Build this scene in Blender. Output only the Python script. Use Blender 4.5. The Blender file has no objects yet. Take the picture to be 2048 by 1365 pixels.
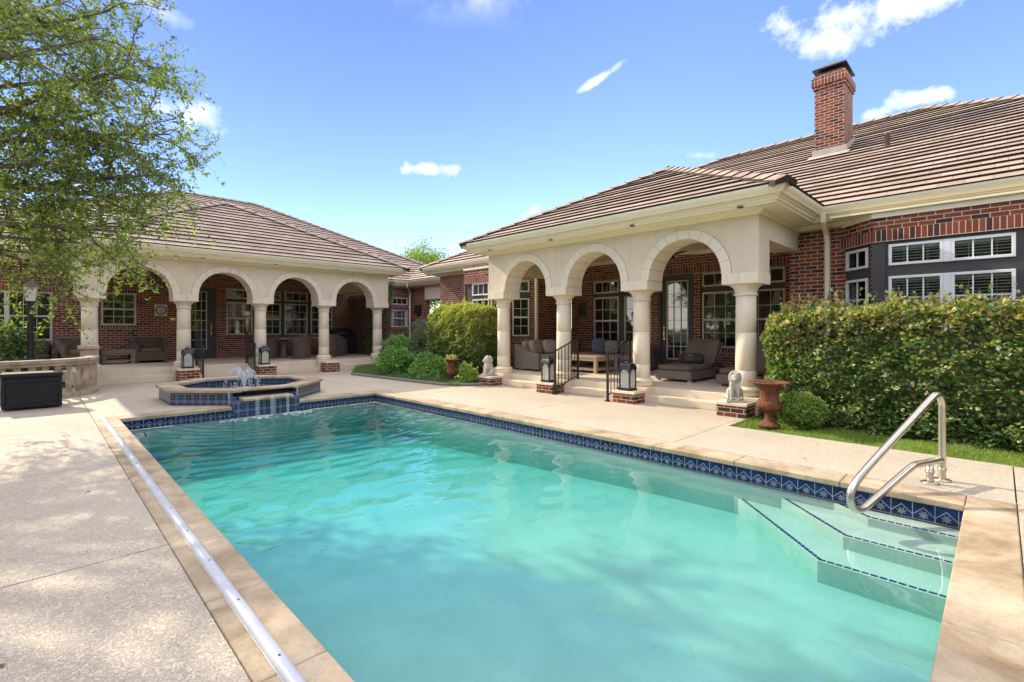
import bpy, bmesh, math, random
import numpy as np
from mathutils import Vector, Matrix

S = bpy.context.scene
C = S.collection
R = math.radians
random.seed(7)

# ---------------------------------------------------------------- camera
cam = bpy.data.cameras.new('camera')
camo = bpy.data.objects.new('camera', cam); C.objects.link(camo)
YAW = 45.41                                  # angle of the view direction from +X
camo.location = (0, 0, 1.5)
camo.rotation_euler = (R(90), 0, R(YAW - 90))
cam.sensor_width = 36; cam.lens = 36 * 962 / 2048
cam.shift_y = -(657 - 682.5) / 2048 * -1.0
cam.clip_end = 2000; cam.clip_start = 0.05
S.camera = camo

# ---------------------------------------------------------------- light
SUN_DIR = Vector((0.175, -1.0, -0.62)).normalized()      # direction the light travels
EL = math.asin(-SUN_DIR.z)
AZ = math.atan2(-SUN_DIR.x, -SUN_DIR.y)                   # from +Y towards +X
sun = bpy.data.lights.new('sun', 'SUN')
sun.energy = 2.4; sun.angle = R(0.8); sun.color = (1.0, 0.87, 0.67)
suno = bpy.data.objects.new('sun', sun); C.objects.link(suno)
suno.location = (-5, 30, 20)
suno.rotation_euler = SUN_DIR.to_track_quat('-Z', 'Y').to_euler()

W = bpy.data.worlds.new('World'); S.world = W; W.use_nodes = True
def build_world():
    nt = W.node_tree; N = nt.nodes; L = nt.links
    bg = N['Background']; bg.inputs[1].default_value = 0.15
    sk = N.new('ShaderNodeTexSky'); sk.sky_type = 'NISHITA'; sk.sun_disc = False
    sk.sun_elevation = EL; sk.sun_rotation = AZ
    sk.air_density = 1.0; sk.dust_density = 0.0; sk.ozone_density = 4.0; sk.altitude = 0
    tc = N.new('ShaderNodeTexCoord')
    def math_(op, a, b=None, clamp=False):
        n = N.new('ShaderNodeMath'); n.operation = op; n.use_clamp = clamp
        for i, v in enumerate((a, b)):
            if v is None: continue
            if isinstance(v, (int, float)): n.inputs[i].default_value = v
            else: L.new(v, n.inputs[i])
        return n.outputs[0]
    # clouds: soft ellipses on the sky sphere (azimuth, elevation) broken up by noise, plus a field high overhead and, as added fill, behind the camera
    sep = N.new('ShaderNodeSeparateXYZ'); L.new(tc.outputs['Generated'], sep.inputs[0])
    nz = N.new('ShaderNodeTexNoise'); nz.inputs['Scale'].default_value = 14; nz.inputs['Detail'].default_value = 8
    nz.inputs['Roughness'].default_value = 0.62
    L.new(tc.outputs['Generated'], nz.inputs['Vector'])
    az = math_('ARCTAN2', sep.outputs[1], sep.outputs[0])
    el = math_('ARCSINE', sep.outputs[2])
    nzc = math_('SUBTRACT', nz.outputs['Fac'], 0.5)
    total = None
    for (a, e, wa, we, s, k) in CLOUDS:
        da = math_('DIVIDE', math_('SUBTRACT', az, R(a)), R(wa))
        de = math_('DIVIDE', math_('SUBTRACT', math_('SUBTRACT', el, R(e)), math_('MULTIPLY', math_('SUBTRACT', az, R(a)), k)), R(we))
        r = math_('SQRT', math_('ADD', math_('MULTIPLY', da, da), math_('MULTIPLY', de, de)))
        v = math_('SUBTRACT', 1.0, r)
        v = math_('ADD', v, math_('MULTIPLY', nzc, 4.6))
        v = math_('MULTIPLY', math_('MINIMUM', math_('MULTIPLY', math_('MAXIMUM', v, 0.0), 0.36), 1.0), s)
        total = v if total is None else math_('MAXIMUM', total, v)
    n2 = N.new('ShaderNodeTexNoise'); n2.inputs['Scale'].default_value = 3.4; n2.inputs['Detail'].default_value = 8
    n2.inputs['Roughness'].default_value = 0.6; L.new(tc.outputs['Generated'], n2.inputs['Vector'])
    hi = N.new('ShaderNodeMapRange'); hi.interpolation_type = 'SMOOTHSTEP'
    hi.inputs[1].default_value = 0.44; hi.inputs[2].default_value = 0.60; L.new(n2.outputs['Fac'], hi.inputs[0])
    up = N.new('ShaderNodeMapRange'); up.interpolation_type = 'SMOOTHSTEP'
    up.inputs[1].default_value = 0.52; up.inputs[2].default_value = 0.68; L.new(sep.outputs[2], up.inputs[0])
    bk = N.new('ShaderNodeMapRange'); bk.interpolation_type = 'SMOOTHSTEP'      # unseen cloud behind the camera, added as fill light
    fwd = math_('ADD', math_('MULTIPLY', sep.outputs[0], math.cos(R(YAW))), math_('MULTIPLY', sep.outputs[1], math.sin(R(YAW))))
    L.new(fwd, bk.inputs[0]); bk.inputs[1].default_value = 0.25; bk.inputs[2].default_value = -0.1
    field = math_('MULTIPLY', hi.outputs[0], math_('MULTIPLY', math_('MAXIMUM', up.outputs[0], bk.outputs[0]), 0.95))
    total = math_('MAXIMUM', total, field)
    total = math_('MINIMUM', total, 1.0)
    # deepen the clear blue a little and damp the glow round the sun
    hsv = N.new('ShaderNodeHueSaturation'); hsv.inputs['Saturation'].default_value = 1.08; hsv.inputs['Hue'].default_value = 0.522
    hsv.inputs['Value'].default_value = 1.15
    L.new(sk.outputs[0], hsv.inputs['Color'])
    vm = N.new('ShaderNodeVectorMath'); vm.operation = 'DOT_PRODUCT'; L.new(tc.outputs['Generated'], vm.inputs[0]); vm.inputs[1].default_value = tuple(-SUN_DIR)
    gl = N.new('ShaderNodeMapRange'); gl.interpolation_type = 'SMOOTHSTEP'; L.new(vm.outputs['Value'], gl.inputs[0])
    gl.inputs[1].default_value = 0.35; gl.inputs[2].default_value = 1.0; gl.inputs[3].default_value = 1.06; gl.inputs[4].default_value = 0.57
    L.new(gl.outputs[0], hsv.inputs['Value'])
    mx = N.new('ShaderNodeMix'); mx.data_type = 'RGBA'
    L.new(total, mx.inputs[0]); L.new(hsv.outputs[0], mx.inputs[6])
    mx.inputs[7].default_value = (9.6, 9.0, 8.2, 1)
    L.new(mx.outputs[2], bg.inputs[0])
CLOUDS = [  # azimuth, elevation, half width, half height (degrees), strength, tilt
    (4, 28.0, 11, 1.9, 1.0, 0.0), (12.5, 26.6, 3.5, 1.3, 0.75, 0.25),
    (35.2, 27.0, 3.0, 0.45, 0.7, -0.45),
    (55.1, 18.0, 2.7, 0.8, 0.85, 0.0),
    (42.9, 13.6, 1.7, 0.6, 0.6, -0.3),
    (4.6, 20.0, 3.0, 0.8, 1.0, 0.05),
    (8.4, 19.6, 1.4, 0.55, 0.8, 0.0),
    (79, 20.6, 4.0, 1.3, 0.6, 0.0),
    (84, 28.5, 4.0, 0.8, 0.3, 0.2), (24, 18.5, 2.0, 0.4, 0.25, 0.1),
    (20, 60, 14, 6, 1.0, 0.0), (72, 45, 12, 3, 1.0, 0.2), (56, 54, 10, 4, 0.95, -0.2), (32, 43, 9, 2.5, 0.9, 0.15),
]
build_world()
S.view_settings.view_transform = 'Standard'; S.view_settings.look = 'None'
S.view_settings.exposure = 1.38; S.view_settings.gamma = 1
S.cycles.use_denoising = True
S.cycles.max_bounces = 10; S.cycles.diffuse_bounces = 6; S.cycles.glossy_bounces = 4
S.cycles.transmission_bounces = 6; S.cycles.transparent_max_bounces = 12; S.cycles.volume_bounces = 0
S.cycles.caustics_reflective = False; S.cycles.caustics_refractive = False
S.cycles.sample_clamp_indirect = 6

# ---------------------------------------------------------------- helpers: scene graph
def tag(o, label=None, cat=None, group=None, kind=None):
    if label: o['label'] = label
    if cat: o['category'] = cat
    if group: o['group'] = group
    if kind: o['kind'] = kind
    return o
def thing(name, label, cat, loc=(0, 0, 0), rz=0, group=None):
    o = bpy.data.objects.new(name, None); C.objects.link(o)
    o.empty_display_size = 0.2
    o.location = loc; o.rotation_euler = (0, 0, rz)
    return tag(o, label, cat, group)
WORLD_BUILT = set()
def wthing(name, label, cat, loc, group=None):       # its parts are given in world coordinates
    o = thing(name, label, cat, loc, 0, group); WORLD_BUILT.add(o.name); return o
def copy_tree(o, parent=None):
    c = o.copy(); C.objects.link(c)
    if parent is not None: c.parent = parent
    for ch in list(o.children): copy_tree(ch, c)
    return c
def root_of(o):
    while o.parent is not None: o = o.parent
    return o

class MB:
    def __init__(s): s.v = []; s.f = []; s.m = []; s.sm = []; s.uv = {}
    def add(s, pts, faces, mi=0, smooth=False):
        b = len(s.v); s.v.extend([tuple(p) for p in pts])
        for f in faces: s.f.append([b + i for i in f]); s.m.append(mi); s.sm.append(smooth)
        return s
    def quad(s, a, b, c, d, mi=0, uv=None):
        s.add([a, b, c, d], [(0, 1, 2, 3)], mi)
        if uv: s.uv[len(s.f) - 1] = uv
        return s
    def poly(s, pts, mi=0, uv=None):
        s.add(pts, [tuple(range(len(pts)))], mi)
        if uv: s.uv[len(s.f) - 1] = uv
        return s
    def box(s, x0, x1, y0, y1, z0, z1, mi=0):
        x0, x1 = sorted((x0, x1)); y0, y1 = sorted((y0, y1)); z0, z1 = sorted((z0, z1))
        p = [(x0,y0,z0),(x1,y0,z0),(x1,y1,z0),(x0,y1,z0),(x0,y0,z1),(x1,y0,z1),(x1,y1,z1),(x0,y1,z1)]
        return s.add(p, [(0,3,2,1),(4,5,6,7),(0,1,5,4),(1,2,6,5),(2,3,7,6),(3,0,4,7)], mi)
    def fbox(s, F, u0, u1, n0, n1, z0, z1, mi=0):      # a box in a wall frame F = (O, T, N)
        O, T, Nn = F
        p = []
        for z in (z0, z1):
            for (u, n) in ((u0, n0), (u1, n0), (u1, n1), (u0, n1)):
                q = O + T * u + Nn * n; p.append((q.x, q.y, z))
        fs = [(0,3,2,1),(4,5,6,7),(0,1,5,4),(1,2,6,5),(2,3,7,6),(3,0,4,7)]
        # orientation so that normals face outwards
        if T.cross(Nn).z * (u1 - u0) * (n1 - n0) < 0: fs = [f[::-1] for f in fs]
        return s.add(p, fs, mi)
    def prism(s, poly, z0, z1, mi=0):
        n = len(poly)
        a = sum(poly[i][0] * poly[(i+1) % n][1] - poly[(i+1) % n][0] * poly[i][1] for i in range(n))
        if a < 0: poly = poly[::-1]
        p = [(x, y, z0) for x, y in poly] + [(x, y, z1) for x, y in poly]
        fs = [tuple(range(n))[::-1], tuple(range(n, 2 * n))] + [(i, (i+1) % n, n + (i+1) % n, n + i) for i in range(n)]
        return s.add(p, fs, mi)
    def lathe(s, cx, cy, prof, n=24, mi=0, mod=None, smooth=True, cap=True):
        p = []
        for (r, z) in prof:
            for k in range(n):
                a = 2 * math.pi * k / n
                rr = r * (mod(a, z) if mod else 1)
                p.append((cx + rr * math.cos(a), cy + rr * math.sin(a), z))
        fs = []
        for j in range(len(prof) - 1):
            for k in range(n):
                k2 = (k + 1) % n
                fs.append((j*n + k, j*n + k2, (j+1)*n + k2, (j+1)*n + k))
        if cap:
            fs.append(tuple(range(n))[::-1]); fs.append(tuple((len(prof)-1)*n + k for k in range(n)))
        b = len(s.f); s.add(p, fs, mi, smooth)
        if cap: s.sm[-1] = False; s.sm[-2] = False
        return s
    def tube(s, pts, r0, r1=None, n=8, mi=0, closed=False, cap=True, smooth=True):
        pts = [Vector(p) for p in pts]
        if r1 is None: r1 = r0
        m = len(pts); V = []; up = None
        for i, p in enumerate(pts):
            t = (pts[(i+1) % m] - pts[i-1]) if closed else (pts[min(i+1, m-1)] - pts[max(i-1, 0)])
            t.normalize()
            if up is None:
                up = Vector((0, 0, 1)) if abs(t.z) < 0.9 else Vector((1, 0, 0))
            b = t.cross(up); b.normalize(); up = b.cross(t); up.normalize()
            r = r0 + (r1 - r0) * i / max(1, m - 1)
            for k in range(n):
                a = 2 * math.pi * (k + 0.5) / n
                V.append(p + b * (r * math.cos(a)) + up * (r * math.sin(a)))
        fs = []
        for j in range(m if closed else m - 1):
            j2 = (j + 1) % m
            for k in range(n):
                k2 = (k + 1) % n; fs.append((j*n + k, j*n + k2, j2*n + k2, j2*n + k))
        if cap and not closed:
            fs.append(tuple(range(n))[::-1]); fs.append(tuple((m-1)*n + k for k in range(n)))
        return s.add(V, fs, mi, smooth)
    def blob(s, c, r, rot=None, mi=0, n=12, m=8, e=1.0):     # ellipsoid (e < 1 makes it boxier)
        c = Vector(c); V = []
        def pw(t): return math.copysign(abs(t) ** e, t)
        for j in range(m + 1):
            ph = -math.pi/2 + math.pi * j / m
            for k in range(n):
                th = 2 * math.pi * k / n
                q = Vector((pw(math.cos(ph)) * pw(math.cos(th)) * r[0], pw(math.cos(ph)) * pw(math.sin(th)) * r[1], pw(math.sin(ph)) * r[2]))
                if rot is not None: q = rot @ q
                V.append(c + q)
        fs = [(j*n + k, j*n + (k+1) % n, (j+1)*n + (k+1) % n, (j+1)*n + k) for j in range(m) for k in range(n)]
        return s.add(V, fs, mi, True)
    def xform(s, M):
        s.v = [tuple(M @ Vector(p)) for p in s.v]; return s
    def build(s, name, mats, parent=None, bevel=0, seg=2, angle=40):
        me = bpy.data.meshes.new(name)
        off = Vector((0, 0, 0))
        if parent is not None:
            rt = root_of(parent)
            if rt.name in WORLD_BUILT: off = Vector(rt.location)
        V = [(p[0] - off.x, p[1] - off.y, p[2] - off.z) for p in s.v]
        me.from_pydata(V, [], s.f)
        if not isinstance(mats, (list, tuple)): mats = [mats]
        for m in mats: me.materials.append(m)
        me.polygons.foreach_set('material_index', s.m)
        me.polygons.foreach_set('use_smooth', s.sm)
        uvl = me.uv_layers.new(name='UVMap').data
        for p in me.polygons:
            if p.index in s.uv:
                for k, li in enumerate(p.loop_indices): uvl[li].uv = s.uv[p.index][k]
                continue
            n = p.normal
            if abs(n.z) > 0.8:
                for li, vi in zip(p.loop_indices, p.vertices): uvl[li].uv = (s.v[vi][0], s.v[vi][1])
            else:
                tx, ty = -n.y, n.x; l = math.hypot(tx, ty) or 1; tx /= l; ty /= l
                for li, vi in zip(p.loop_indices, p.vertices):
                    q = s.v[vi]; uvl[li].uv = (q[0] * tx + q[1] * ty, q[2])
        me.validate(); me.update()
        o = bpy.data.objects.new(name, me); C.objects.link(o)
        if parent is not None: o.parent = parent
        if bevel:
            b = o.modifiers.new('bevel', 'BEVEL'); b.width = bevel; b.segments = seg; b.limit_method = 'ANGLE'; b.angle_limit = R(angle)
        return o
def structure(name, mb, mats, **k):
    return tag(mb.build(name, mats, **k), kind='structure')
def spline(pts, n=8):
    P = [Vector(p) for p in pts]; out = []
    for i in range(len(P) - 1):
        a = P[max(i-1, 0)]; b = P[i]; c = P[i+1]; d = P[min(i+2, len(P)-1)]
        for k in range(n):
            t = k / n
            out.append(0.5 * ((2*b) + (c-a)*t + (2*a-5*b+4*c-d)*t*t + (3*b-a-3*c+d)*t**3))
    out.append(P[-1]); return out

# ---------------------------------------------------------------- materials
class NT:
    def __init__(s, name):
        s.m = bpy.data.materials.new(name); s.m.use_nodes = True
        s.nt = s.m.node_tree; s.N = s.nt.nodes; s.L = s.nt.links
        s.b = s.N['Principled BSDF']; s.out = s.N['Material Output']
        s.tc = s.N.new('ShaderNodeTexCoord')
        s.geo = s.N.new('ShaderNodeNewGeometry')
    def set(s, node, inp, v):
        if isinstance(v, bpy.types.NodeSocket): s.L.new(v, node.inputs[inp])
        elif isinstance(v, (tuple, list)) and len(v) == 3 and node.inputs[inp].type == 'RGBA': node.inputs[inp].default_value = (*v, 1)
        else: node.inputs[inp].default_value = v
    def p(s, **k):
        names = dict(color='Base Color', rough='Roughness', metal='Metallic', spec='Specular IOR Level', trans='Transmission Weight', ior='IOR', normal='Normal', coat='Coat Weight', sub='Subsurface Weight')
        for a, v in k.items(): s.set(s.b, names[a], v)
        return s
    def math(s, op, a, b=None, c=None, clamp=False):
        n = s.N.new('ShaderNodeMath'); n.operation = op; n.use_clamp = clamp
        for i, v in enumerate((a, b, c)):
            if v is not None: s.set(n, i, v)
        return n.outputs[0]
    def noise(s, scale, detail=4, rough=0.55, vec=None, dist=0, world=True):
        n = s.N.new('ShaderNodeTexNoise'); n.inputs['Scale'].default_value = scale
        n.inputs['Detail'].default_value = detail; n.inputs['Roughness'].default_value = rough
        n.inputs['Distortion'].default_value = dist
        s.L.new(vec if vec is not None else (s.geo.outputs['Position'] if world else s.tc.outputs['Object']), n.inputs['Vector'])
        return n.outputs['Fac']
    def ramp(s, fac, stops, interp='LINEAR'):
        n = s.N.new('ShaderNodeValToRGB'); n.color_ramp.interpolation = interp; e = n.color_ramp.elements
        while len(e) < len(stops): e.new(0.5)
        for i, (pos, col) in enumerate(stops):
            e[i].position = pos; e[i].color = (*col, 1) if len(col) == 3 else col
        s.set(n, 0, fac); return n.outputs[0]
    def mix(s, fac, a, b, mode='MIX'):
        n = s.N.new('ShaderNodeMix'); n.data_type = 'RGBA'; n.blend_type = mode
        s.set(n, 0, fac)
        for i, v in ((6, a), (7, b)):
            if isinstance(v, (tuple, list)): n.inputs[i].default_value = (*v, 1)
            else: s.L.new(v, n.inputs[i])
        return n.outputs[2]
    def rng(s, v, a, b, c=0.0, d=1.0):
        n = s.N.new('ShaderNodeMapRange'); s.set(n, 0, v)
        for i, x in enumerate((a, b, c, d)): n.inputs[i+1].default_value = x
        return n.outputs[0]
    def bump(s, h, strength=0.3, dist=0.01, normal=None):
        n = s.N.new('ShaderNodeBump'); n.inputs['Strength'].default_value = strength; n.inputs['Distance'].default_value = dist
        s.L.new(h, n.inputs['Height'])
        if normal is not None: s.L.new(normal, n.inputs['Normal'])
        s.L.new(n.outputs[0], s.b.inputs['Normal']); return n.outputs[0]
    def mapping(s, vec, scale=(1,1,1), loc=(0,0,0), rot=(0,0,0)):
        n = s.N.new('ShaderNodeMapping'); s.L.new(vec, n.inputs[0])
        n.inputs['Scale'].default_value = scale; n.inputs['Location'].default_value = loc; n.inputs['Rotation'].default_value = rot
        return n.outputs[0]

def m_plain(name, col, rough=0.6, metal=0, var=0.12, scale=6, bump=0.0, bscale=60, spec=0.5):
    n = NT(name); f = n.noise(scale, 5)
    c2 = tuple(max(0, c * (1 - var)) for c in col); c1 = tuple(min(1, c * (1 + var)) for c in col)
    n.p(color=n.ramp(f, [(0.3, c2), (0.7, c1)]), rough=rough, metal=metal, spec=spec)
    if bump: n.bump(n.noise(bscale, 4), bump, 0.01)
    return n.m

def m_brick(name, soldier=False):
    n = NT(name)
    uv = n.tc.outputs['UV']
    if soldier:                                     # upright bricks
        vec = n.mapping(uv, scale=(1, 1, 1)); bw, rh, off = 0.0765, 0.215, 0.0
    else:
        vec = uv; bw, rh, off = 0.213, 0.0765, 0.5
    b = n.N.new('ShaderNodeTexBrick'); n.L.new(vec, b.inputs['Vector'])
    b.inputs['Scale'].default_value = 1; b.inputs['Brick Width'].default_value = bw; b.inputs['Row Height'].default_value = rh
    b.inputs['Mortar Size'].default_value = 0.0066; b.inputs['Mortar Smooth'].default_value = 0.25
    b.offset = off; b.inputs['Bias'].default_value = 0.0
    b.inputs['Color1'].default_value = (0, 0, 0, 1); b.inputs['Color2'].default_value = (1, 1, 1, 1); b.inputs['Mortar'].default_value = (0.5, 0.5, 0.5, 1)
    col = n.ramp(b.outputs['Color'], [(0.0, (0.026, 0.02, 0.022)), (0.15, (0.038, 0.025, 0.025)), (0.20, (0.145, 0.036, 0.02)), (0.5, (0.205, 0.05, 0.026)), (0.8, (0.28, 0.075, 0.038)), (1.0, (0.155, 0.034, 0.022))])
    f = n.noise(55, 5, 0.7)
    col = n.mix(n.rng(f, 0.35, 0.75, 0, 0.55), col, n.mix(0.5, col, (0.26, 0.10, 0.06)))
    col = n.mix(n.rng(n.noise(1.3, 3), 0.45, 0.7, 0, 0.35), col, n.mix(1.0, col, (0.62, 0.60, 0.62), 'MULTIPLY'))
    mort = n.ramp(n.noise(25, 4), [(0.3, (0.50, 0.41, 0.31)), (0.7, (0.66, 0.56, 0.43))])
    n.p(color=n.mix(b.outputs['Fac'], col, mort), rough=0.85, spec=0.25)
    h = n.math('ADD', n.math('MULTIPLY', n.math('SUBTRACT', 1.0, b.outputs['Fac']), 1.0), n.math('MULTIPLY', f, 0.25))
    n.bump(h, 0.65, 0.008)
    return n.m

def m_stone(name, c1, c2, bump=0.15, scale=3.0, fine=70, rough=0.8, streak=0):
    n = NT(name)
    f = n.noise(scale, 6, 0.6, dist=0.4); g = n.noise(fine, 4, 0.7)
    c = n.ramp(f, [(0.32, c1), (0.68, c2)])
    c = n.mix(n.rng(g, 0.4, 0.75, 0, 0.22), c, n.mix(1.0, c, (0.72, 0.66, 0.56), 'MULTIPLY'))
    if streak:
        v = n.mapping(n.geo.outputs['Position'], scale=(5, 5, 0.5))
        s = n.noise(2.5, 5, 0.6, vec=v)
        c = n.mix(n.rng(s, 0.52, 0.78, 0, streak), c, n.mix(1.0, c, (0.45, 0.42, 0.38), 'MULTIPLY'))
    n.p(color=c, rough=rough, spec=0.3); n.bump(g, bump, 0.006)
    return n.m

def m_deck():
    n = NT('deck_coating')
    pos = n.geo.outputs['Position']
    # knock-down texture: flattened spatter with worm-like gaps
    w = n.N.new('ShaderNodeTexVoronoi'); w.feature = 'SMOOTH_F1'; w.inputs['Scale'].default_value = 62; w.inputs['Smoothness'].default_value = 0.5
    nz = n.N.new('ShaderNodeTexNoise'); nz.inputs['Scale'].default_value = 30; nz.inputs['Detail'].default_value = 3
    n.L.new(pos, nz.inputs['Vector'])
    vadd = n.N.new('ShaderNodeMix'); vadd.data_type = 'VECTOR'; vadd.inputs[0].default_value = 0.03
    n.L.new(pos, vadd.inputs[4]); n.L.new(nz.outputs['Color'], vadd.inputs[5])
    n.L.new(vadd.outputs[1], w.inputs['Vector'])
    t = n.noise(48, 4, 0.6, dist=1.2)
    land = n.rng(t, 0.44, 0.56)
    big = n.noise(0.55, 5, 0.6); mid = n.noise(5, 5, 0.6)
    c = n.ramp(big, [(0.3, (0.55, 0.475, 0.36)), (0.7, (0.67, 0.58, 0.445))])
    c = n.mix(n.rng(mid, 0.45, 0.8, 0, 0.35), c, n.mix(1.0, c, (0.80, 0.77, 0.72), 'MULTIPLY'))
    c = n.mix(n.math('MULTIPLY', n.math('SUBTRACT', 1.0, land), 0.20), c, n.mix(1.0, c, (0.62, 0.56, 0.5), 'MULTIPLY'))
    n.p(color=c, rough=0.72, spec=0.35)
    n.bump(n.math('ADD', land, n.math('MULTIPLY', w.outputs['Distance'], 0.3)), 0.9, 0.006)
    return n.m

def m_coping():
    n = NT('coping_stone')
    f = n.noise(2.2, 7, 0.62, dist=0.8); g = n.noise(38, 6, 0.75); st = n.noise(0.9, 5, 0.7, dist=1.5)
    c = n.ramp(f, [(0.25, (0.31, 0.235, 0.145)), (0.5, (0.46, 0.365, 0.24)), (0.75, (0.60, 0.50, 0.36))])
    c = n.mix(n.rng(g, 0.52, 0.72, 0, 0.5), c, n.mix(1.0, c, (0.50, 0.42, 0.33), 'MULTIPLY'))
    c = n.mix(n.rng(st, 0.46, 0.66, 0, 0.8), c, n.mix(1.0, c, (0.55, 0.46, 0.36), 'MULTIPLY'))
    n.p(color=c, rough=0.78, spec=0.3)
    n.bump(n.math('ADD', g, n.math('MULTIPLY', f, 0.8)), 0.35, 0.006)
    return n.m

def m_tile(name, kind):      # glazed blue tiles with a pale motif; UVs are in metres
    n = NT(name); T = 0.1524
    sep = n.N.new('ShaderNodeSeparateXYZ'); n.L.new(n.tc.outputs['UV'], sep.inputs[0])
    u = n.math('FRACT', n.math('DIVIDE', n.math('ADD', sep.outputs[0], 10.0), T))
    v = n.math('FRACT', n.math('DIVIDE', n.math('ADD', sep.outputs[1], 10 * T + (0.0496 if kind == 'band' else 0.0)), T))
    x = n.math('SUBTRACT', u, 0.5); y = n.math('SUBTRACT', v, 0.5)
    ax = n.math('ABSOLUTE', x); ay = n.math('ABSOLUTE', y)
    grout = n.math('MAXIMUM', n.math('GREATER_THAN', ax, 0.483), n.math('GREATER_THAN', ay, 0.483))
    if kind == 'band':       # a chevron over a lace flower
        che = n.math('SUBTRACT', n.math('ADD', n.math('MULTIPLY', ax, 0.95), y), 0.22)
        line = n.math('LESS_THAN', n.math('ABSOLUTE', che), 0.035)
        inside = n.math('LESS_THAN', che, 0.0)
        r = n.math('SQRT', n.math('ADD', n.math('MULTIPLY', x, x), n.math('POWER', n.math('ADD', y, 0.2), 2.0)))
        ang = n.math('ARCTAN2', n.math('ADD', y, 0.2), x)
        pet = n.math('MULTIPLY', n.math('ADD', n.math('MULTIPLY', n.math('SINE', n.math('MULTIPLY', ang, 7.0)), 0.5), 0.5), 0.12)
        fl = n.math('MULTIPLY', n.math('LESS_THAN', r, n.math('ADD', pet, 0.12)), inside)
        motif = n.math('MAXIMUM', n.math('MULTIPLY', line, 0.5), n.math('MULTIPLY', fl, 0.36))
    else:                    # four-way star and diamond
        dia = n.math('LESS_THAN', n.math('ABSOLUTE', n.math('SUBTRACT', n.math('ADD', ax, ay), 0.44)), 0.04)
        r = n.math('SQRT', n.math('ADD', n.math('MULTIPLY', x, x), n.math('MULTIPLY', y, y)))
        ang = n.math('ARCTAN2', y, x)
        pet = n.math('MULTIPLY', n.math('ABSOLUTE', n.math('COSINE', n.math('MULTIPLY', ang, 4.0))), 0.13)
        fl = n.math('LESS_THAN', r, n.math('ADD', pet, 0.11))
        hole = n.math('LESS_THAN', n.math('ABSOLUTE', n.math('SUBTRACT', r, 0.08)), 0.03)
        motif = n.math('MAXIMUM', n.math('MULTIPLY', dia, 0.6), n.math('MULTIPLY', n.math('SUBTRACT', fl, hole, clamp=True), 0.72))
    wear = n.rng(n.noise(40, 4, 0.7), 0.3, 0.7, 0.45, 1.0)
    base = n.ramp(n.noise(9, 3), [(0.35, (0.006, 0.014, 0.055)), (0.65, (0.012, 0.032, 0.115))])
    c = n.mix(n.math('MULTIPLY', motif, wear), base, (0.55, 0.60, 0.58))
    c = n.mix(grout, c, (0.30, 0.31, 0.30))
    n.p(color=c, rough=n.math('ADD', n.math('MULTIPLY', grout, 0.4), 0.26), spec=0.25)
    n.bump(n.math('SUBTRACT', 1.0, grout), 0.3, 0.003)
    return n.m

def m_roof():
    n = NT('roof_tile')
    b = n.N.new('ShaderNodeTexBrick'); n.L.new(n.tc.outputs['UV'], b.inputs['Vector'])
    b.inputs['Scale'].default_value = 1; b.inputs['Brick Width'].default_value = 0.33; b.inputs['Row Height'].default_value = 0.345
    b.inputs['Mortar Size'].default_value = 0.0035; b.inputs['Mortar Smooth'].default_value = 0.0; b.offset = 0.5
    b.inputs['Color1'].default_value = (0, 0, 0, 1); b.inputs['Color2'].default_value = (1, 1, 1, 1)
    col = n.ramp(b.outputs['Color'], [(0.0, (0.35, 0.262, 0.19)), (0.4, (0.41, 0.31, 0.228)), (0.8, (0.475, 0.365, 0.275)), (1.0, (0.37, 0.28, 0.205))])
    f = n.noise(1.1, 6, 0.65)
    col = n.mix(n.rng(f, 0.42, 0.75, 0, 0.5), col, n.mix(1.0, col, (0.66, 0.62, 0.6), 'MULTIPLY'))
    col = n.mix(n.rng(n.noise(45, 4, 0.7), 0.5, 0.8, 0, 0.35), col, n.mix(1.0, col, (0.6, 0.58, 0.55), 'MULTIPLY'))
    col = n.mix(n.math('MULTIPLY', b.outputs['Fac'], 0.8), col, (0.05, 0.035, 0.03))
    n.p(color=col, rough=0.82, spec=0.25); n.bump(n.noise(60, 4), 0.2, 0.004)
    return n.m

def m_leaf(name, cols, transl=0.45, gloss=0.12, scale=35):
    n = NT(name)
    oi = n.noise(scale, 2, 0.5); big = n.noise(1.7, 3, 0.5)
    c = n.ramp(n.math('ADD', n.math('MULTIPLY', oi, 0.7), n.math('MULTIPLY', big, 0.3)), [(0.30 + 0.4 * i / max(1, len(cols) - 1), q) for i, q in enumerate(cols)])
    d = n.N.new('ShaderNodeBsdfDiffuse'); t = n.N.new('ShaderNodeBsdfTranslucent'); g = n.N.new('ShaderNodeBsdfGlossy')
    g.inputs['Roughness'].default_value = 0.5; g.inputs['Color'].default_value = (0.6, 0.65, 0.5, 1)
    n.L.new(c, d.inputs[0])
    n.L.new(n.mix(1.0, c, (1.25, 1.5, 0.55), 'MULTIPLY'), t.inputs[0])
    a = n.N.new('ShaderNodeMixShader'); a.inputs[0].default_value = transl; n.L.new(d.outputs[0], a.inputs[1]); n.L.new(t.outputs[0], a.inputs[2])
    b = n.N.new('ShaderNodeMixShader'); b.inputs[0].default_value = gloss * 0.5; n.L.new(a.outputs[0], b.inputs[1]); n.L.new(g.outputs[0], b.inputs[2])
    n.L.new(b.outputs[0], n.out.inputs[0]); n.N.remove(n.b)
    return n.m

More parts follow.
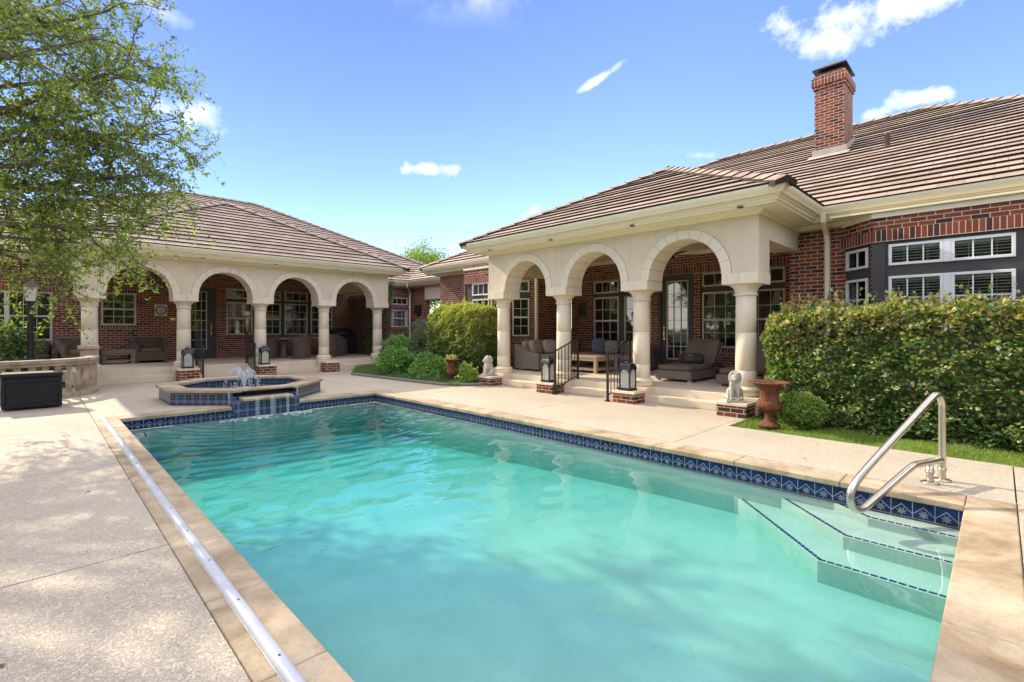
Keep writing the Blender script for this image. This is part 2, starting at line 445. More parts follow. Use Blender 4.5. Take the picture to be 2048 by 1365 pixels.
def m_wicker(name, c1, c2):
    n = NT(name)
    uv = n.tc.outputs['UV']
    w = n.N.new('ShaderNodeTexBrick'); n.L.new(uv, w.inputs['Vector'])
    w.inputs['Scale'].default_value = 1; w.inputs['Brick Width'].default_value = 0.04; w.inputs['Row Height'].default_value = 0.011
    w.inputs['Mortar Size'].default_value = 0.0022; w.inputs['Mortar Smooth'].default_value = 0.6; w.offset = 0.5
    w.inputs['Color1'].default_value = (*c1, 1); w.inputs['Color2'].default_value = (*c2, 1); w.inputs['Mortar'].default_value = (c1[0]*.25, c1[1]*.25, c1[2]*.25, 1)
    n.p(color=n.mix(n.rng(n.noise(12, 4), 0.35, 0.7, 0, 0.3), w.outputs['Color'], n.mix(1.0, w.outputs['Color'], (0.6, 0.58, 0.55), 'MULTIPLY')), rough=0.7, spec=0.3)
    n.bump(n.math('SUBTRACT', 1.0, w.outputs['Fac']), 0.6, 0.006)
    return n.m

def m_glass_pane():
    n = NT('window_glass')
    w = n.noise(1.6, 2, 0.4)
    n.p(color=(0.012, 0.013, 0.013), rough=0.03, spec=0.9, ior=1.5)
    n.b.inputs['Coat Weight'].default_value = 0.9; n.b.inputs['Coat Roughness'].default_value = 0.01
    n.bump(w, 0.12, 0.02)
    return n.m
def m_clear(name, col=(1, 1, 1), fac=0.12):
    n = NT(name)
    t = n.N.new('ShaderNodeBsdfTransparent'); t.inputs[0].default_value = (*col, 1)
    g = n.N.new('ShaderNodeBsdfGlossy'); g.inputs['Roughness'].default_value = 0.03
    fr = n.N.new('ShaderNodeFresnel'); fr.inputs[0].default_value = 1.5
    a = n.N.new('ShaderNodeMixShader'); n.L.new(n.math('ADD', fr.outputs[0], fac, clamp=True), a.inputs[0])
    n.L.new(t.outputs[0], a.inputs[1]); n.L.new(g.outputs[0], a.inputs[2]); n.L.new(a.outputs[0], n.out.inputs[0]); n.N.remove(n.b)
    return n.m
def m_water():
    n = NT('pool_water')
    t = n.N.new('ShaderNodeBsdfTransparent')
    g = n.N.new('ShaderNodeBsdfGlossy'); g.inputs['Roughness'].default_value = 0.0
    dp = n.N.new('ShaderNodeVectorMath'); dp.operation = 'DOT_PRODUCT'
    n.L.new(n.geo.outputs['Incoming'], dp.inputs[0]); n.L.new(n.geo.outputs['Normal'], dp.inputs[1])
    fr = n.math('ADD', n.math('MULTIPLY', n.math('POWER', n.math('SUBTRACT', 1.0, n.math('ABSOLUTE', dp.outputs['Value'])), 5.0), 0.96), 0.034)
    a = n.N.new('ShaderNodeMixShader'); n.L.new(fr, a.inputs[0])
    n.L.new(t.outputs[0], a.inputs[1]); n.L.new(g.outputs[0], a.inputs[2]); n.L.new(a.outputs[0], n.out.inputs[0]); n.N.remove(n.b)
    v = n.N.new('ShaderNodeVolumeAbsorption'); v.inputs['Color'].default_value = (0.0, 0.79, 0.80, 1); v.inputs['Density'].default_value = 0.74
    n.L.new(v.outputs[0], n.out.inputs['Volume'])
    return n.m
def m_frost():
    n = NT('frosted_lantern_glass')
    t = n.N.new('ShaderNodeBsdfTransparent'); a = n.N.new('ShaderNodeMixShader'); a.inputs[0].default_value = 0.55
    n.p(color=(0.62, 0.62, 0.52), rough=0.15); n.L.new(t.outputs[0], a.inputs[1]); n.L.new(n.b.outputs[0], a.inputs[2]); n.L.new(a.outputs[0], n.out.inputs[0]); return n.m
def m_splash():
    n = NT('white_water')
    n.p(color=(0.90, 0.94, 0.97), rough=0.2, trans=0.25, ior=1.33); return n.m
def m_cushion(name, c):
    n = NT(name); v = n.noise(160, 3, 0.6); f = n.noise(3, 4)
    n.p(color=n.ramp(f, [(0.3, tuple(q*.82 for q in c)), (0.7, tuple(q*1.12 for q in c))]), rough=0.95, spec=0.1); n.bump(v, 0.25, 0.004)
    return n.m
def m_urn():
    n = NT('rusted_iron'); f = n.noise(9, 6, 0.7); g = n.noise(70, 4, 0.7)
    c = n.ramp(f, [(0.3, (0.085, 0.032, 0.018)), (0.5, (0.16, 0.062, 0.034)), (0.72, (0.25, 0.11, 0.065))])
    n.p(color=n.mix(n.rng(g, 0.45, 0.8, 0, 0.4), c, (0.10, 0.035, 0.02)), rough=0.85, spec=0.2); n.bump(g, 0.3, 0.005); return n.m
def m_wood(name, c1, c2):
    n = NT(name); v = n.mapping(n.geo.outputs['Position'], scale=(2, 18, 18)); f = n.noise(2, 6, 0.65, vec=v)
    n.p(color=n.ramp(f, [(0.3, c1), (0.7, c2)]), rough=0.7, spec=0.3); n.bump(f, 0.2, 0.005); return n.m

BRICK = m_brick('brick_wall'); SOLDIER = m_brick('brick_upright', True)
STUCCO = m_stone('cream_stucco', (0.66, 0.555, 0.39), (0.75, 0.64, 0.46), 0.3, 1.2, 110, 0.88, streak=0.25)
LIME = m_stone('limestone', (0.73, 0.63, 0.46), (0.81, 0.71, 0.54), 0.15, 2.0, 60, 0.8, streak=0.2)
LIMEDARK = m_plain('stone_joint', (0.36, 0.285, 0.19), 0.9)
STEP = m_stone('step_coating', (0.62, 0.53, 0.39), (0.72, 0.615, 0.46), 0.2, 1.5, 90, 0.8)
OLDSTONE = m_stone('weathered_stone', (0.36, 0.29, 0.20), (0.58, 0.47, 0.33), 0.5, 5, 45, 0.9, streak=0.7)
TRIM = m_plain('cream_paint', (0.80, 0.715, 0.50), 0.45, var=0.03, scale=2)
CEIL = m_plain('ceiling_paint', (0.70, 0.62, 0.47), 0.7, var=0.04, scale=2)
ROOF = m_roof(); ROOFSHADE = m_plain('roof_butt_shade', (0.035, 0.024, 0.019), 0.9)  # butts near black: shadow under tile courses and cap edges put into the colour
DECK = m_deck(); COPING = m_coping(); TILEB = m_tile('pool_band_tile', 'band'); TILES = m_tile('spa_tile', 'star')
JOINT = m_plain('joint_sealant', (0.10, 0.08, 0.06), 0.9, var=0.4, scale=30)
PLASTER = m_stone('pool_plaster', (0.38, 0.47, 0.41), (0.47, 0.56, 0.49), 0.1, 1.4, 45, 0.8)
STEPTILE = m_plain('blue_step_tile', (0.015, 0.03, 0.13), 0.2, var=0.3, scale=40)
def m_veil():
    n = NT('falling_water')
    t = n.N.new('ShaderNodeBsdfTransparent'); a = n.N.new('ShaderNodeMixShader'); n.set(a, 0, n.rng(n.noise(60, 3), .4, .7, .05, .28))
    n.p(color=(0.85, 0.9, 0.93), rough=0.2); n.L.new(t.outputs[0], a.inputs[1]); n.L.new(n.b.outputs[0], a.inputs[2]); n.L.new(a.outputs[0], n.out.inputs[0]); return n.m
VEIL = m_veil(); FROST = m_frost(); WATER = m_water(); SPLASH = m_splash()
GLASS = m_glass_pane(); CLEAR = m_clear('lantern_glass', (0.93, 0.95, 0.92), 0.1); CLEARWIN = m_clear('clear_window_glass', (0.86, 0.88, 0.86), -0.01)
WFRAME = m_plain('white_frame', (0.76, 0.76, 0.74), 0.4, var=0.03); BFRAME = m_plain('beige_frame', (0.60, 0.56, 0.46), 0.45, var=0.04)
DARKTRIM = m_plain('charcoal_trim', (0.055, 0.05, 0.046), 0.6, var=0.08); DARKROOM = m_plain('dark_interior', (0.015, 0.014, 0.012), 0.9)
BLIND = m_plain('blind_slat', (0.80, 0.76, 0.66), 0.6, var=0.05)
IRON = m_plain('black_iron', (0.022, 0.021, 0.022), 0.42, metal=0.3, var=0.2, scale=20)
LEADGREY = m_plain('lantern_metal', (0.045, 0.047, 0.055), 0.38, metal=0.6, var=0.3, scale=12)
URNM = m_urn()
STEEL = m_plain('stainless_steel', (0.60, 0.55, 0.46), 0.30, metal=1.0, var=0.06, scale=20)
LIONM = m_stone('cast_stone', (0.34, 0.32, 0.28), (0.60, 0.56, 0.48), 0.5, 9, 60, 0.9, streak=0.5)
WICKG = m_wicker('grey_wicker', (0.26, 0.215, 0.165), (0.36, 0.305, 0.24)); WICKB = m_wicker('brown_wicker', (0.165, 0.125, 0.092), (0.24, 0.185, 0.14))
WICKD = m_wicker('dark_wicker', (0.07, 0.055, 0.045), (0.12, 0.098, 0.08))
CUSH = m_cushion('tan_cushion', (0.34, 0.27, 0.185)); CUSHB = m_cushion('brown_cushion', (0.19, 0.145, 0.10)); CUSHD = m_cushion('dark_cushion', (0.075, 0.062, 0.055))
CUSHP = m_cushion('blue_grey_cushion', (0.15, 0.18, 0.21)); CUSHL = m_cushion('pale_cushion', (0.50, 0.44, 0.34))
PALEWOOD = m_wood('pale_teak', (0.42, 0.31, 0.20), (0.58, 0.45, 0.31)); GREYWOOD = m_wood('grey_timber', (0.16, 0.14, 0.12), (0.26, 0.23, 0.20))
BARK = m_stone('bark', (0.10, 0.075, 0.055), (0.20, 0.16, 0.125), 0.7, 12, 50, 0.95)
BLACKP = m_plain('black_resin', (0.012, 0.012, 0.013), 0.75, var=0.2, scale=30, bump=0.3, bscale=120)
BRASS = m_plain('brass', (0.62, 0.40, 0.13), 0.3, metal=1.0)
SOIL = m_stone('soil', (0.045, 0.03, 0.02), (0.09, 0.062, 0.042), 0.8, 8, 50, 0.95)
TURF = m_stone('turf', (0.05, 0.075, 0.02), (0.085, 0.12, 0.035), 0.5, 4, 60, 0.95)
ALU = m_plain('white_aluminium', (0.58, 0.59, 0.60), 0.35, metal=0.15, var=0.06, scale=8)
BLUELINE = m_plain('blue_strip', (0.10, 0.14, 0.28), 0.4)

L_TREE = m_leaf('oak_leaf', [(0.12, 0.165, 0.042), (0.20, 0.25, 0.06), (0.32, 0.36, 0.09)], 0.55)
L_HEDGE = m_leaf('hedge_leaf', [(0.080, 0.145, 0.036), (0.145, 0.254, 0.055), (0.246, 0.377, 0.080)], 0.4, 0.3)
L_NEW = m_leaf('hedge_new_growth', [(0.42, 0.42, 0.13), (0.60, 0.48, 0.20), (0.68, 0.44, 0.27)], 0.4, 0.2)
L_YEL = m_leaf('yellow_green_leaf', [(0.232, 0.275, 0.043), (0.392, 0.406, 0.072), (0.522, 0.478, 0.102)], 0.45, 0.2)
L_DARK = m_leaf('dark_leaf', [(0.036, 0.072, 0.026), (0.065, 0.123, 0.041), (0.116, 0.189, 0.058)], 0.3, 0.25)
L_GREY = m_leaf('sage_leaf', [(0.087, 0.123, 0.087), (0.145, 0.196, 0.138), (0.203, 0.261, 0.174)], 0.3)
L_FRESH = m_leaf('fresh_leaf', [(0.087, 0.203, 0.041), (0.145, 0.319, 0.061), (0.232, 0.450, 0.087)], 0.45, 0.2)
L_RED = m_leaf('red_leaf', [(0.10, 0.03, 0.02), (0.16, 0.05, 0.03)], 0.3)
L_FLOWER = m_plain('yellow_petal', (0.75, 0.55, 0.02), 0.6)
L_GRASS = m_leaf('grass_blade', [(0.17, 0.25, 0.04), (0.27, 0.36, 0.06), (0.38, 0.44, 0.10)], 0.4, 0.1, 14)

# ================================================================ GROUND, DECK, POOL
PX0, PX1, PY0, PY1 = 0.96, 5.58, 0.21, 10.20          # pool, inside edge of the coping
CX0, CX1, CY0, CY1 = 0.65, 5.92, -0.10, 10.60         # outside edge of the coping
ZW = -0.198
gb = MB()
for (x0, x1, y0, y1) in ((-900, 0.5, -900, 900), (6.1, 900, -900, 900), (0.5, 6.1, -900, -0.2), (0.5, 6.1, 10.7, 900)):
    gb.quad((x0, y0, -0.06), (x1, y0, -0.06), (x1, y1, -0.06), (x0, y1, -0.06))
structure('ground', gb, TURF)
dk = MB()
def slab(x0, x1, y0, y1): dk.box(x0, x1, y0, y1, -0.12, 0.0)
xs = [-7.5, -4.9, -2.3, CX0]
G = 0.006
for a, b in zip(xs[:-1], xs[1:]):
    ys = [-6.0, -2.4, 1.2, 4.05, 6.9, 9.7, 12.6, 16.4]
    for c, d in zip(ys[:-1], ys[1:]): slab(a + G, b - (0.006 if b == CX0 else G), c + G, d - G)
for a, b in ((CX0, 3.3), (3.3, CX1), (CX1, 7.56)):
    slab(a + G, b - G, -6.0, CY0 - G)
ys = [CY0, 3.02, 6.1, 9.2, CY1]
for c, d in zip(ys[:-1], ys[1:]): slab(CX1 + G, 7.56 if d < 10 else 7.2, c + G, d - G)
for c, d in ((2.93, 3.02), (3.02, 6.1), (6.1, 8.2), (8.2, 9.2)): slab(7.56, 8.9, c + (0 if c == 2.93 else G), d - (0 if d == 3.02 else G))
for a, b in ((CX0, 3.3), (3.3, CX1), (CX1, 7.2)):
    for c, d in ((CY1, 13.4), (13.4, 16.75)): slab(a + G, b - (G if b < 7 else 0), c + G, d - G)
dk.prism([(7.206, 9.206), (8.9, 9.206), (8.9, 9.5), (8.35, 9.5), (7.95, 9.74), (7.58, 10.2), (7.206, 14.6)], -0.12, 0.0)
dk.prism([(7.206, 14.606), (8.47, 16.75), (7.206, 16.75)], -0.12, 0.0)
structure('pool_deck', dk, DECK)
structure('paving_joint', MB().box(-7.5, 7.55, -6, CY0 - 0.02, -0.11, -0.014).box(-7.5, CX0 - .004, CY0, 16.7, -0.11, -0.014).box(CX1 + .004, 7.5, CY0, 16.7, -0.11, -0.014).box(CX0, CX1, CY1 + .004, 16.7, -0.11, -0.014), JOINT)

cp = MB()
def cope(x0, x1, y0, y1): cp.box(x0, x1, y0, y1, -0.055, 0.004)
g = 0.004
lys = [-0.1, 0.55, 2.2, 3.05, 3.93, 4.8, 5.7, 6.6, 7.5, 8.4, 9.3, 10.2]
cope(CX0, PX0, CY0, 0.55 - g)
for a, b in zip(lys[1:-1], lys[2:]): cope(CX0, PX0, a, b - g)
cope(CX0, PX0, 10.2, CY1)
for a, b in zip((PX0, 1.8), (1.8 - g, 2.62)): cope(a, b, PY1, CY1)
for a, b in ((3.74, 4.6), (4.6, 5.58)): cope(a, b - g, PY1, CY1)
cope(PX1, CX1, 9.5, CY1)
rys = [0.21, 1.1, 2.1, 3.1, 4.05, 5.0, 5.9, 6.8, 7.7, 8.6, 9.5]
for a, b in zip(rys[:-1], rys[1:]): cope(PX1, CX1, a, b - g)
cope(PX1, CX1, CY0, 0.21 - g)
for a, b in ((PX0, 2.1), (2.1, 3.3), (3.3, 4.5), (4.5, 5.58)): cope(a + g, b, CY0, PY0)
o = structure('pool_coping', cp, COPING, bevel=0.010, seg=3)

# shell: walls, sloping floor, corner steps (real depths)
ps = MB(); e = 0.02
X0, X1, Y0, Y1 = PX0 - e, PX1 + e, PY0 - e, PY1 + e
zf = lambda y: -0.58 - 0.24 * (0.5 - 0.5 * math.cos(math.pi * min(1, max(0, (y - 1.0) / 8.0))))
ysf = [Y0] + [0.6 + 0.4 * i for i in range(24)] + [Y1]
for a, b in zip(ysf[:-1], ysf[1:]):
    ps.quad((X0, a, zf(a)), (X1, a, zf(a)), (X1, b, zf(b)), (X0, b, zf(b)))
    ps.quad((X0, a, -0.22), (X0, a, zf(a)), (X0, b, zf(b)), (X0, b, -0.22))
    ps.quad((X1, b, -0.22), (X1, b, zf(b)), (X1, a, zf(a)), (X1, a, -0.22))
ps.quad((X1, Y0, -0.22), (X1, Y0, zf(Y0)), (X0, Y0, zf(Y0)), (X0, Y0, -0.22))
ps.quad((X0, Y1, -0.22), (X0, Y1, zf(Y1)), (X1, Y1, zf(Y1)), (X1, Y1, -0.22))
STEPS = [(-0.222, [(5.59, 1.15), (5.36, 0.84), (5.36, Y0)]), (-0.295, [(5.59, 1.62), (4.95, 0.95), (4.95, Y0)]), (-0.405, [(5.59, 2.06), (4.55, 1.05), (4.55, Y0)])]
for z, pl in STEPS:
    ps.prism(pl + [(X1, Y0)], -0.9, z)
ps.prism([(X0, 9.5), (1.30, 9.75), (1.32, Y1), (X0, Y1)], -2.0, -0.27)        # corner bench
o = structure('pool_shell', ps, PLASTER)
tb = MB()
tz0, tz1 = -0.205, -0.054; e2 = 0.008
tb.box(PX0 - 0.03, PX0 - e2 + 0.01, PY0 - .03, PY1 + .03, tz0, tz1)
tb.box(PX1 + e2 - 0.01 + 0.01, PX1 + 0.04, PY0 - .03, PY1 + .03, tz0, tz1)
tb.box(PX0, PX1, PY1 + 0.002, PY1 + 0.03, tz0, tz1)
tb.box(PX0, PX1, PY0 - 0.03, PY0 - 0.002, tz0, tz1)
o = structure('pool_tile_band', tb, TILEB)
st = MB()
def dashes(a, b, z, w=0.028, L=0.045, gap=0.012):
    a = Vector(a); b = Vector(b); d = b - a; n = int(d.length / (L + gap)); t = d.normalized(); s = Vector((t.y, -t.x))
    for i in range(n):
        p = a + t * (i * (L + gap) + gap); q = p + t * L
        # set back from the nosing, towards the corner of the pool
        st.prism([(p + s * 0.02)[:], (q + s * 0.02)[:], (q + s * (0.02 + w))[:], (p + s * (0.02 + w))[:]], z - 0.01, z + 0.003)
for z, pl in STEPS:
    dashes(pl[2], pl[1], z); dashes(pl[1], pl[0], z)
dashes((1.30, 9.75), (0.95, 9.5), -0.27); dashes((1.32, 10.2), (1.30, 9.75), -0.27)
o = structure('step_edge_tiles', st, STEPTILE)

# water: a displaced sheet
def water_sheet(name, x0, x1, y0, y1, z, step, fn):
    nx = int((x1 - x0) / step) + 1; ny = int((y1 - y0) / step) + 1
    X, Y = np.meshgrid(np.linspace(x0, x1, nx), np.linspace(y0, y1, ny))
    Z = z + fn(X, Y)
    co = np.stack([X, Y, Z], -1).reshape(-1, 3).astype(np.float32)
    i = np.arange(nx * ny).reshape(ny, nx)
    f = np.stack([i[:-1, :-1], i[:-1, 1:], i[1:, 1:], i[1:, :-1]], -1).reshape(-1, 4)
    return co, f
def np_mesh(name, co, faces, mats, mi=None, smooth=True, parent=None, k=4):
    me = bpy.data.meshes.new(name); n = len(faces)
    me.vertices.add(len(co)); me.vertices.foreach_set('co', co.astype(np.float32).ravel())
    me.loops.add(n * k); me.loops.foreach_set('vertex_index', faces.astype(np.int32).ravel())
    me.polygons.add(n); me.polygons.foreach_set('loop_start', np.arange(0, n * k, k, dtype=np.int32))
    if not isinstance(mats, (list, tuple)): mats = [mats]
    for m in mats: me.materials.append(m)
    if mi is not None: me.polygons.foreach_set('material_index', mi.astype(np.int32))
    me.polygons.foreach_set('use_smooth', np.full(n, smooth))
    me.update(calc_edges=True); me.validate()
    o = bpy.data.objects.new(name, me); C.objects.link(o)
    if parent is not None: o.parent = parent
    return o
def waves(X, Y):
    rs = np.random.RandomState(3); Z = np.zeros_like(X)
    d = np.sqrt((X - 3.1) ** 2 + (Y - 10.3) ** 2)
    near = np.exp(-d / 2.3)
    ph = 2 * np.pi * d / 0.27 + 0.9 * np.sin(2.1 * X + 1.3 * Y) + 0.7 * np.sin(3.7 * Y - 1.9 * X)
    Z += 0.0062 * np.exp(-((d - 2.2) / 2.2) ** 2) * np.sin(ph) * (0.6 + 0.4 * np.sin(1.7 * X + 0.6 * Y))
    Z += 0.0042 * near * np.sin(2 * np.pi * d / 0.13 + 2 * np.sin(5 * X))
    for i in range(26):                                  # gentle wind ripples, calmer towards the near end
        L = 0.22 * 1.12 ** (i % 13) ; a = rs.uniform(-1.3, 1.3) - np.pi / 2
        k = 2 * np.pi / L; A = 0.00042 * (L / 0.3) ** 0.9
        warp = 0.25 * np.sin(1.1 * X + rs.uniform(0, 6)) + 0.25 * np.sin(0.9 * Y + rs.uniform(0, 6))
        Z += A * np.sin(k * (X * np.cos(a) + Y * np.sin(a) + warp) + rs.uniform(0, 6)) * (0.35 + 1.4 * np.clip((Y - 1.5) / 5, 0, 1))
    return Z
co, f = water_sheet('water', X0 + .003, X1 - .003, Y0 + .003, Y1 - .003, ZW, 0.028, waves)
o = np_mesh('water', co, f, WATER); o['kind'] = 'structure'
# planting bed beside the deck, and the strip of lawn
BED = [(7.2, 14.6), (7.56, 10.2), (7.95, 9.72), (8.35, 9.47), (10.95, 9.75), (13.0, 10.1), (13.0, 19.0), (9.9, 19.5), (9.75, 16.9), (8.45, 16.75)]
structure('planting_bed', MB().prism(BED, -0.1, 0.05), SOIL)
ed = [(8.45, 16.75), (7.2, 14.62), (7.36, 12.4), (7.56, 10.2), (7.95, 9.72), (8.3, 9.5)]
structure('bed_edging', MB().tube([(x - .01, y - .01, 0.035) for x, y in ed], 0.045, n=6, smooth=False), GREYWOOD)

# ================================================================ WALL TOOLS
XM = (Vector((0, 0, 0)))
def frameX(x): return (Vector((x, 0, 0)), Vector((0, 1, 0)), Vector((-1, 0, 0)))     # wall facing -X, u = Y
def frameY(y): return (Vector((0, y, 0)), Vector((1, 0, 0)), Vector((0, -1, 0)))     # wall facing -Y, u = X
def frameAB(a, b):                                                                     # a -> b left to right seen from outside
    a = Vector((a[0], a[1], 0)); b = Vector((b[0], b[1], 0)); t = (b - a).normalized()
    return (a, t, Vector((t.y, -t.x, 0)))
def wall(mb, F, u0, u1, z0, z1, thick, holes=(), mi=0):
    us = sorted({u0, u1} | {h[i] for h in holes for i in (0, 1) if u0 < h[i] < u1})
    zs = sorted({z0, z1} | {h[i] for h in holes for i in (2, 3) if z0 < h[i] < z1})
    for a, b in zip(us[:-1], us[1:]):
        run = None
        for c, d in zip(zs[:-1], zs[1:]):
            um, zm = (a + b) / 2, (c + d) / 2
            solid = not any(h[0] < um < h[1] and h[2] < zm < h[3] for h in holes)
            if solid:
                run = (run[0], d) if run else (c, d)
            elif run: mb.fbox(F, a, b, -thick, 0, run[0], run[1], mi); run = None
        if run: mb.fbox(F, a, b, -thick, 0, run[0], run[1], mi)
def window(parent, F, u0, u1, z0, z1, cols, rows, n0=-0.06, frame=None, sash=False, fw=0.045, blinds=False, name='window', bar=0.016):
    fm = frame or BFRAME
    mb = MB(); D = 0.05
    def b(a0, a1, c0, c1, dn=0.0, dd=D): mb.fbox(F, a0, a1, n0 + dn, n0 + dn + dd, c0, c1)
    b(u0, u1, z1 - fw, z1); b(u0, u1, z0, z0 + fw); b(u0, u0 + fw, z0 + fw, z1 - fw); b(u1 - fw, u1, z0 + fw, z1 - fw)
    if sash: b(u0 + fw, u1 - fw, (z0 + z1) / 2 - 0.028, (z0 + z1) / 2 + 0.028, -0.004)
    w = mb.build(name, fm, parent, bevel=0.004, seg=1)
    mm = MB(); a0, a1, c0, c1 = u0 + fw, u1 - fw, z0 + fw, z1 - fw
    for i in range(1, cols): x = a0 + (a1 - a0) * i / cols; mm.fbox(F, x - bar/2, x + bar/2, n0 + 0.012, n0 + 0.032, c0, c1)
    for i in range(1, rows):
        if sash and i * 2 == rows: continue
        z = c0 + (c1 - c0) * i / rows; mm.fbox(F, a0, a1, n0 + 0.014, n0 + 0.030, z - bar/2, z + bar/2)
    mm.build('glazing_bar', fm, w)
    gm = MB()
    if blinds:
        gm.fbox(F, a0 - .01, a1 + .01, n0 + 0.008, n0 + 0.011, c0 - .01, c1 + .01); gm.build('pane', CLEARWIN, w)
        bm = MB(); k = int((c1 - c0) / 0.048)
        for i in range(k):
            z = c1 - 0.02 - i * 0.048; O, T, Nn = F
            for (na, za, nb, zb) in ((n0 - 0.066, z + 0.010, n0 - 0.022, z - 0.008),):
                p = [O + T * a0 + Nn * na, O + T * a1 + Nn * na, O + T * a1 + Nn * nb, O + T * a0 + Nn * nb]
                q = [(p[0].x, p[0].y, za), (p[1].x, p[1].y, za), (p[2].x, p[2].y, zb), (p[3].x, p[3].y, zb)]
                bm.add(q + [(x, y, zz - 0.003) for x, y, zz in q], [(0,1,2,3), (7,6,5,4), (0,4,5,1), (3,2,6,7), (0,3,7,4), (1,5,6,2)])
        for t in (0.25, 0.75):
            u = a0 + (a1 - a0) * t; bm.fbox(F, u - .004, u + .004, n0 - 0.05, n0 - 0.046, c0, c1)
        bm.fbox(F, a0, a1, n0 - 0.07, n0 - 0.02, c1 - 0.045, c1)
        bm.build('blind', BLIND, w)
        MB().fbox(F, a0 - .03, a1 + .03, n0 - 0.16, n0 - 0.15, c0 - .03, c1 + .03).build('dark_room_sheet', DARKROOM, w)  # near-black sheet, the unlit room behind the blinds put into its colour
    else:
        gm.fbox(F, a0 - .01, a1 + .01, n0 - 0.004, n0 + 0.011, c0 - .01, c1 + .01); gm.build('pane', GLASS, w)
    return w
def rowlock(mb, F, u0, u1, z): mb.fbox(F, u0, u1, -0.05, 0.018, z - 0.105, z)
def sweep_eave(mb, path, prof, close_back=True, mi=0):
    """path: plan points of the wall line; outward is to the left of the travel direction. prof: (out, z)."""
    n = len(path); P = [Vector(p) for p in path]; nor = []
    for i in range(n - 1):
        d = (P[i+1] - P[i]).normalized(); nor.append(Vector((-d.y, d.x)))
    V = []
    for i in range(n):
        if i == 0: m = nor[0]
        elif i == n - 1: m = nor[-1]
        else:
            m = nor[i-1] + nor[i]; m = m / (1 + nor[i-1].dot(nor[i]))
        for (w, z) in prof: V.append((P[i].x + m.x * w, P[i].y + m.y * w, z))
    k = len(prof); fs = []
    for i in range(n - 1):
        for j in range(k):
            j2 = (j + 1) % k
            fs.append((i*k + j, i*k + j2, (i+1)*k + j2, (i+1)*k + j))
    fs.append(tuple(range(k))[::-1]); fs.append(tuple((n-1)*k + j for j in range(k)))
    mb.add(V, fs, mi)
GUTTER = [(0.46, 3.64), (0.515, 3.64), (0.525, 3.665), (0.552, 3.70), (0.570, 3.735), (0.575, 3.77), (0.560, 3.77), (0.556, 3.74), (0.46, 3.70)]
SOFFIT = [(-0.08, 3.46), (0.035, 3.46), (0.05, 3.48), (0.085, 3.495), (0.10, 3.525), (0.375, 3.525), (0.39, 3.555), (0.42, 3.565), (0.43, 3.60), (0.459, 3.605), (0.459, 3.74), (-0.08, 3.74)]
SL = 0.51
def clip(poly, axis, lo, hi):                          # convex polygon, keep lo <= p[axis] <= hi
    for s, lim in ((1, lo), (-1, hi)):
        out = []
        for i in range(len(poly)):
            a, b = poly[i], poly[(i+1) % len(poly)]
            da, db = s * (a[axis] - lim), s * (b[axis] - lim)
            if da >= 0: out.append(a)
            if da * db < 0:
                t = da / (da - db); out.append(tuple(a[k] + (b[k] - a[k]) * t for k in range(len(a))))
        poly = out
        if not poly: return []
    return poly
def roof_plane(mb, O, T, U, z0, poly, row=0.345, lift=0.038):
    """O: plan origin on the eave, T: plan unit vector along it, U: plan unit vector up the slope; poly in (u, v) plan metres."""
    k = math.sqrt(1 + SL * SL); vmax = max(p[1] for p in poly); dv = row / k
    O = Vector(O); T = Vector(T); U = Vector(U); i = 0; lift0 = lift
    nrm = Vector((-U.x * SL, -U.y * SL, 1)).normalized()
    def P3(u, v, h):
        q = O + T * u + U * v; return (q.x + nrm.x * h, q.y + nrm.y * h, z0 + SL * v + nrm.z * h)
    while i * dv < vmax - 1e-6:
        a, b = i * dv, min((i + 1) * dv, vmax); lift = lift0 * (1 + .16 * math.sin(i * 2.7 + O.x) + .08 * math.sin(i * 5.1))
        c = clip(poly, 1, a, b)
        if len(c) >= 3:
            pts = [P3(u, v, lift * (1 - (v - a) / dv)) for u, v in c]
            uv = [(u, (v * k)) for u, v in c]
            if (T.x * U.y - T.y * U.x) < 0: pts, uv = pts[::-1], uv[::-1]
            # keep the winding upwards
            A = sum(c[j][0] * c[(j+1) % len(c)][1] - c[(j+1) % len(c)][0] * c[j][1] for j in range(len(c)))
            if A < 0: pts, uv = pts[::-1], uv[::-1]
            mb.poly(pts, 0, uv)
            low = [p for p in c if abs(p[1] - a) < 1e-6]
            if len(low) >= 2:
                ua, ub = min(p[0] for p in low), max(p[0] for p in low)
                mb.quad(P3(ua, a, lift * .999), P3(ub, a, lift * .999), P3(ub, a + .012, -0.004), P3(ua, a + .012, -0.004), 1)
        i += 1
def hip_caps(mb, a, b, L=0.40, w=0.17, h=0.075, mi=0):
    """overlapping angled cap tiles from the low end a to the high end b"""
    a = Vector(a); b = Vector(b); d = b - a; n = max(1, int(d.length / L)); t = d.normalized()
    s = t.cross(Vector((0, 0, 1))).normalized(); up = s.cross(t).normalized(); st_ = d.length / n
    flat = abs(t.z) < 0.05
    drop = SL if flat else SL / math.sqrt(2)
    for i in range(n):
        p = a + t * (i * st_ - 0.03); q = a + t * ((i + 1) * st_ + 0.02)
        for sg in (1, -1):
            e0 = s * (w * sg) - up * (w * drop)
            P = [p + up * (h + 0.03), q + up * h, q + e0 + up * h * 0.7, p + e0 + up * (h * 0.7 + 0.03)]
            if sg < 0: P = P[::-1]
            mb.add(P, [(0, 1, 2, 3)], mi)
            lo = [p + up * (h + 0.03), p + e0 + up * (h * 0.7 + 0.03), p + e0, p + up * (-0.01)]
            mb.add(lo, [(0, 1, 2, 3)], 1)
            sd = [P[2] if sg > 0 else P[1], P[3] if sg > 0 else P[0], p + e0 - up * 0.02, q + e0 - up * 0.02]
            mb.add(sd, [(0, 1, 2, 3)], 1)

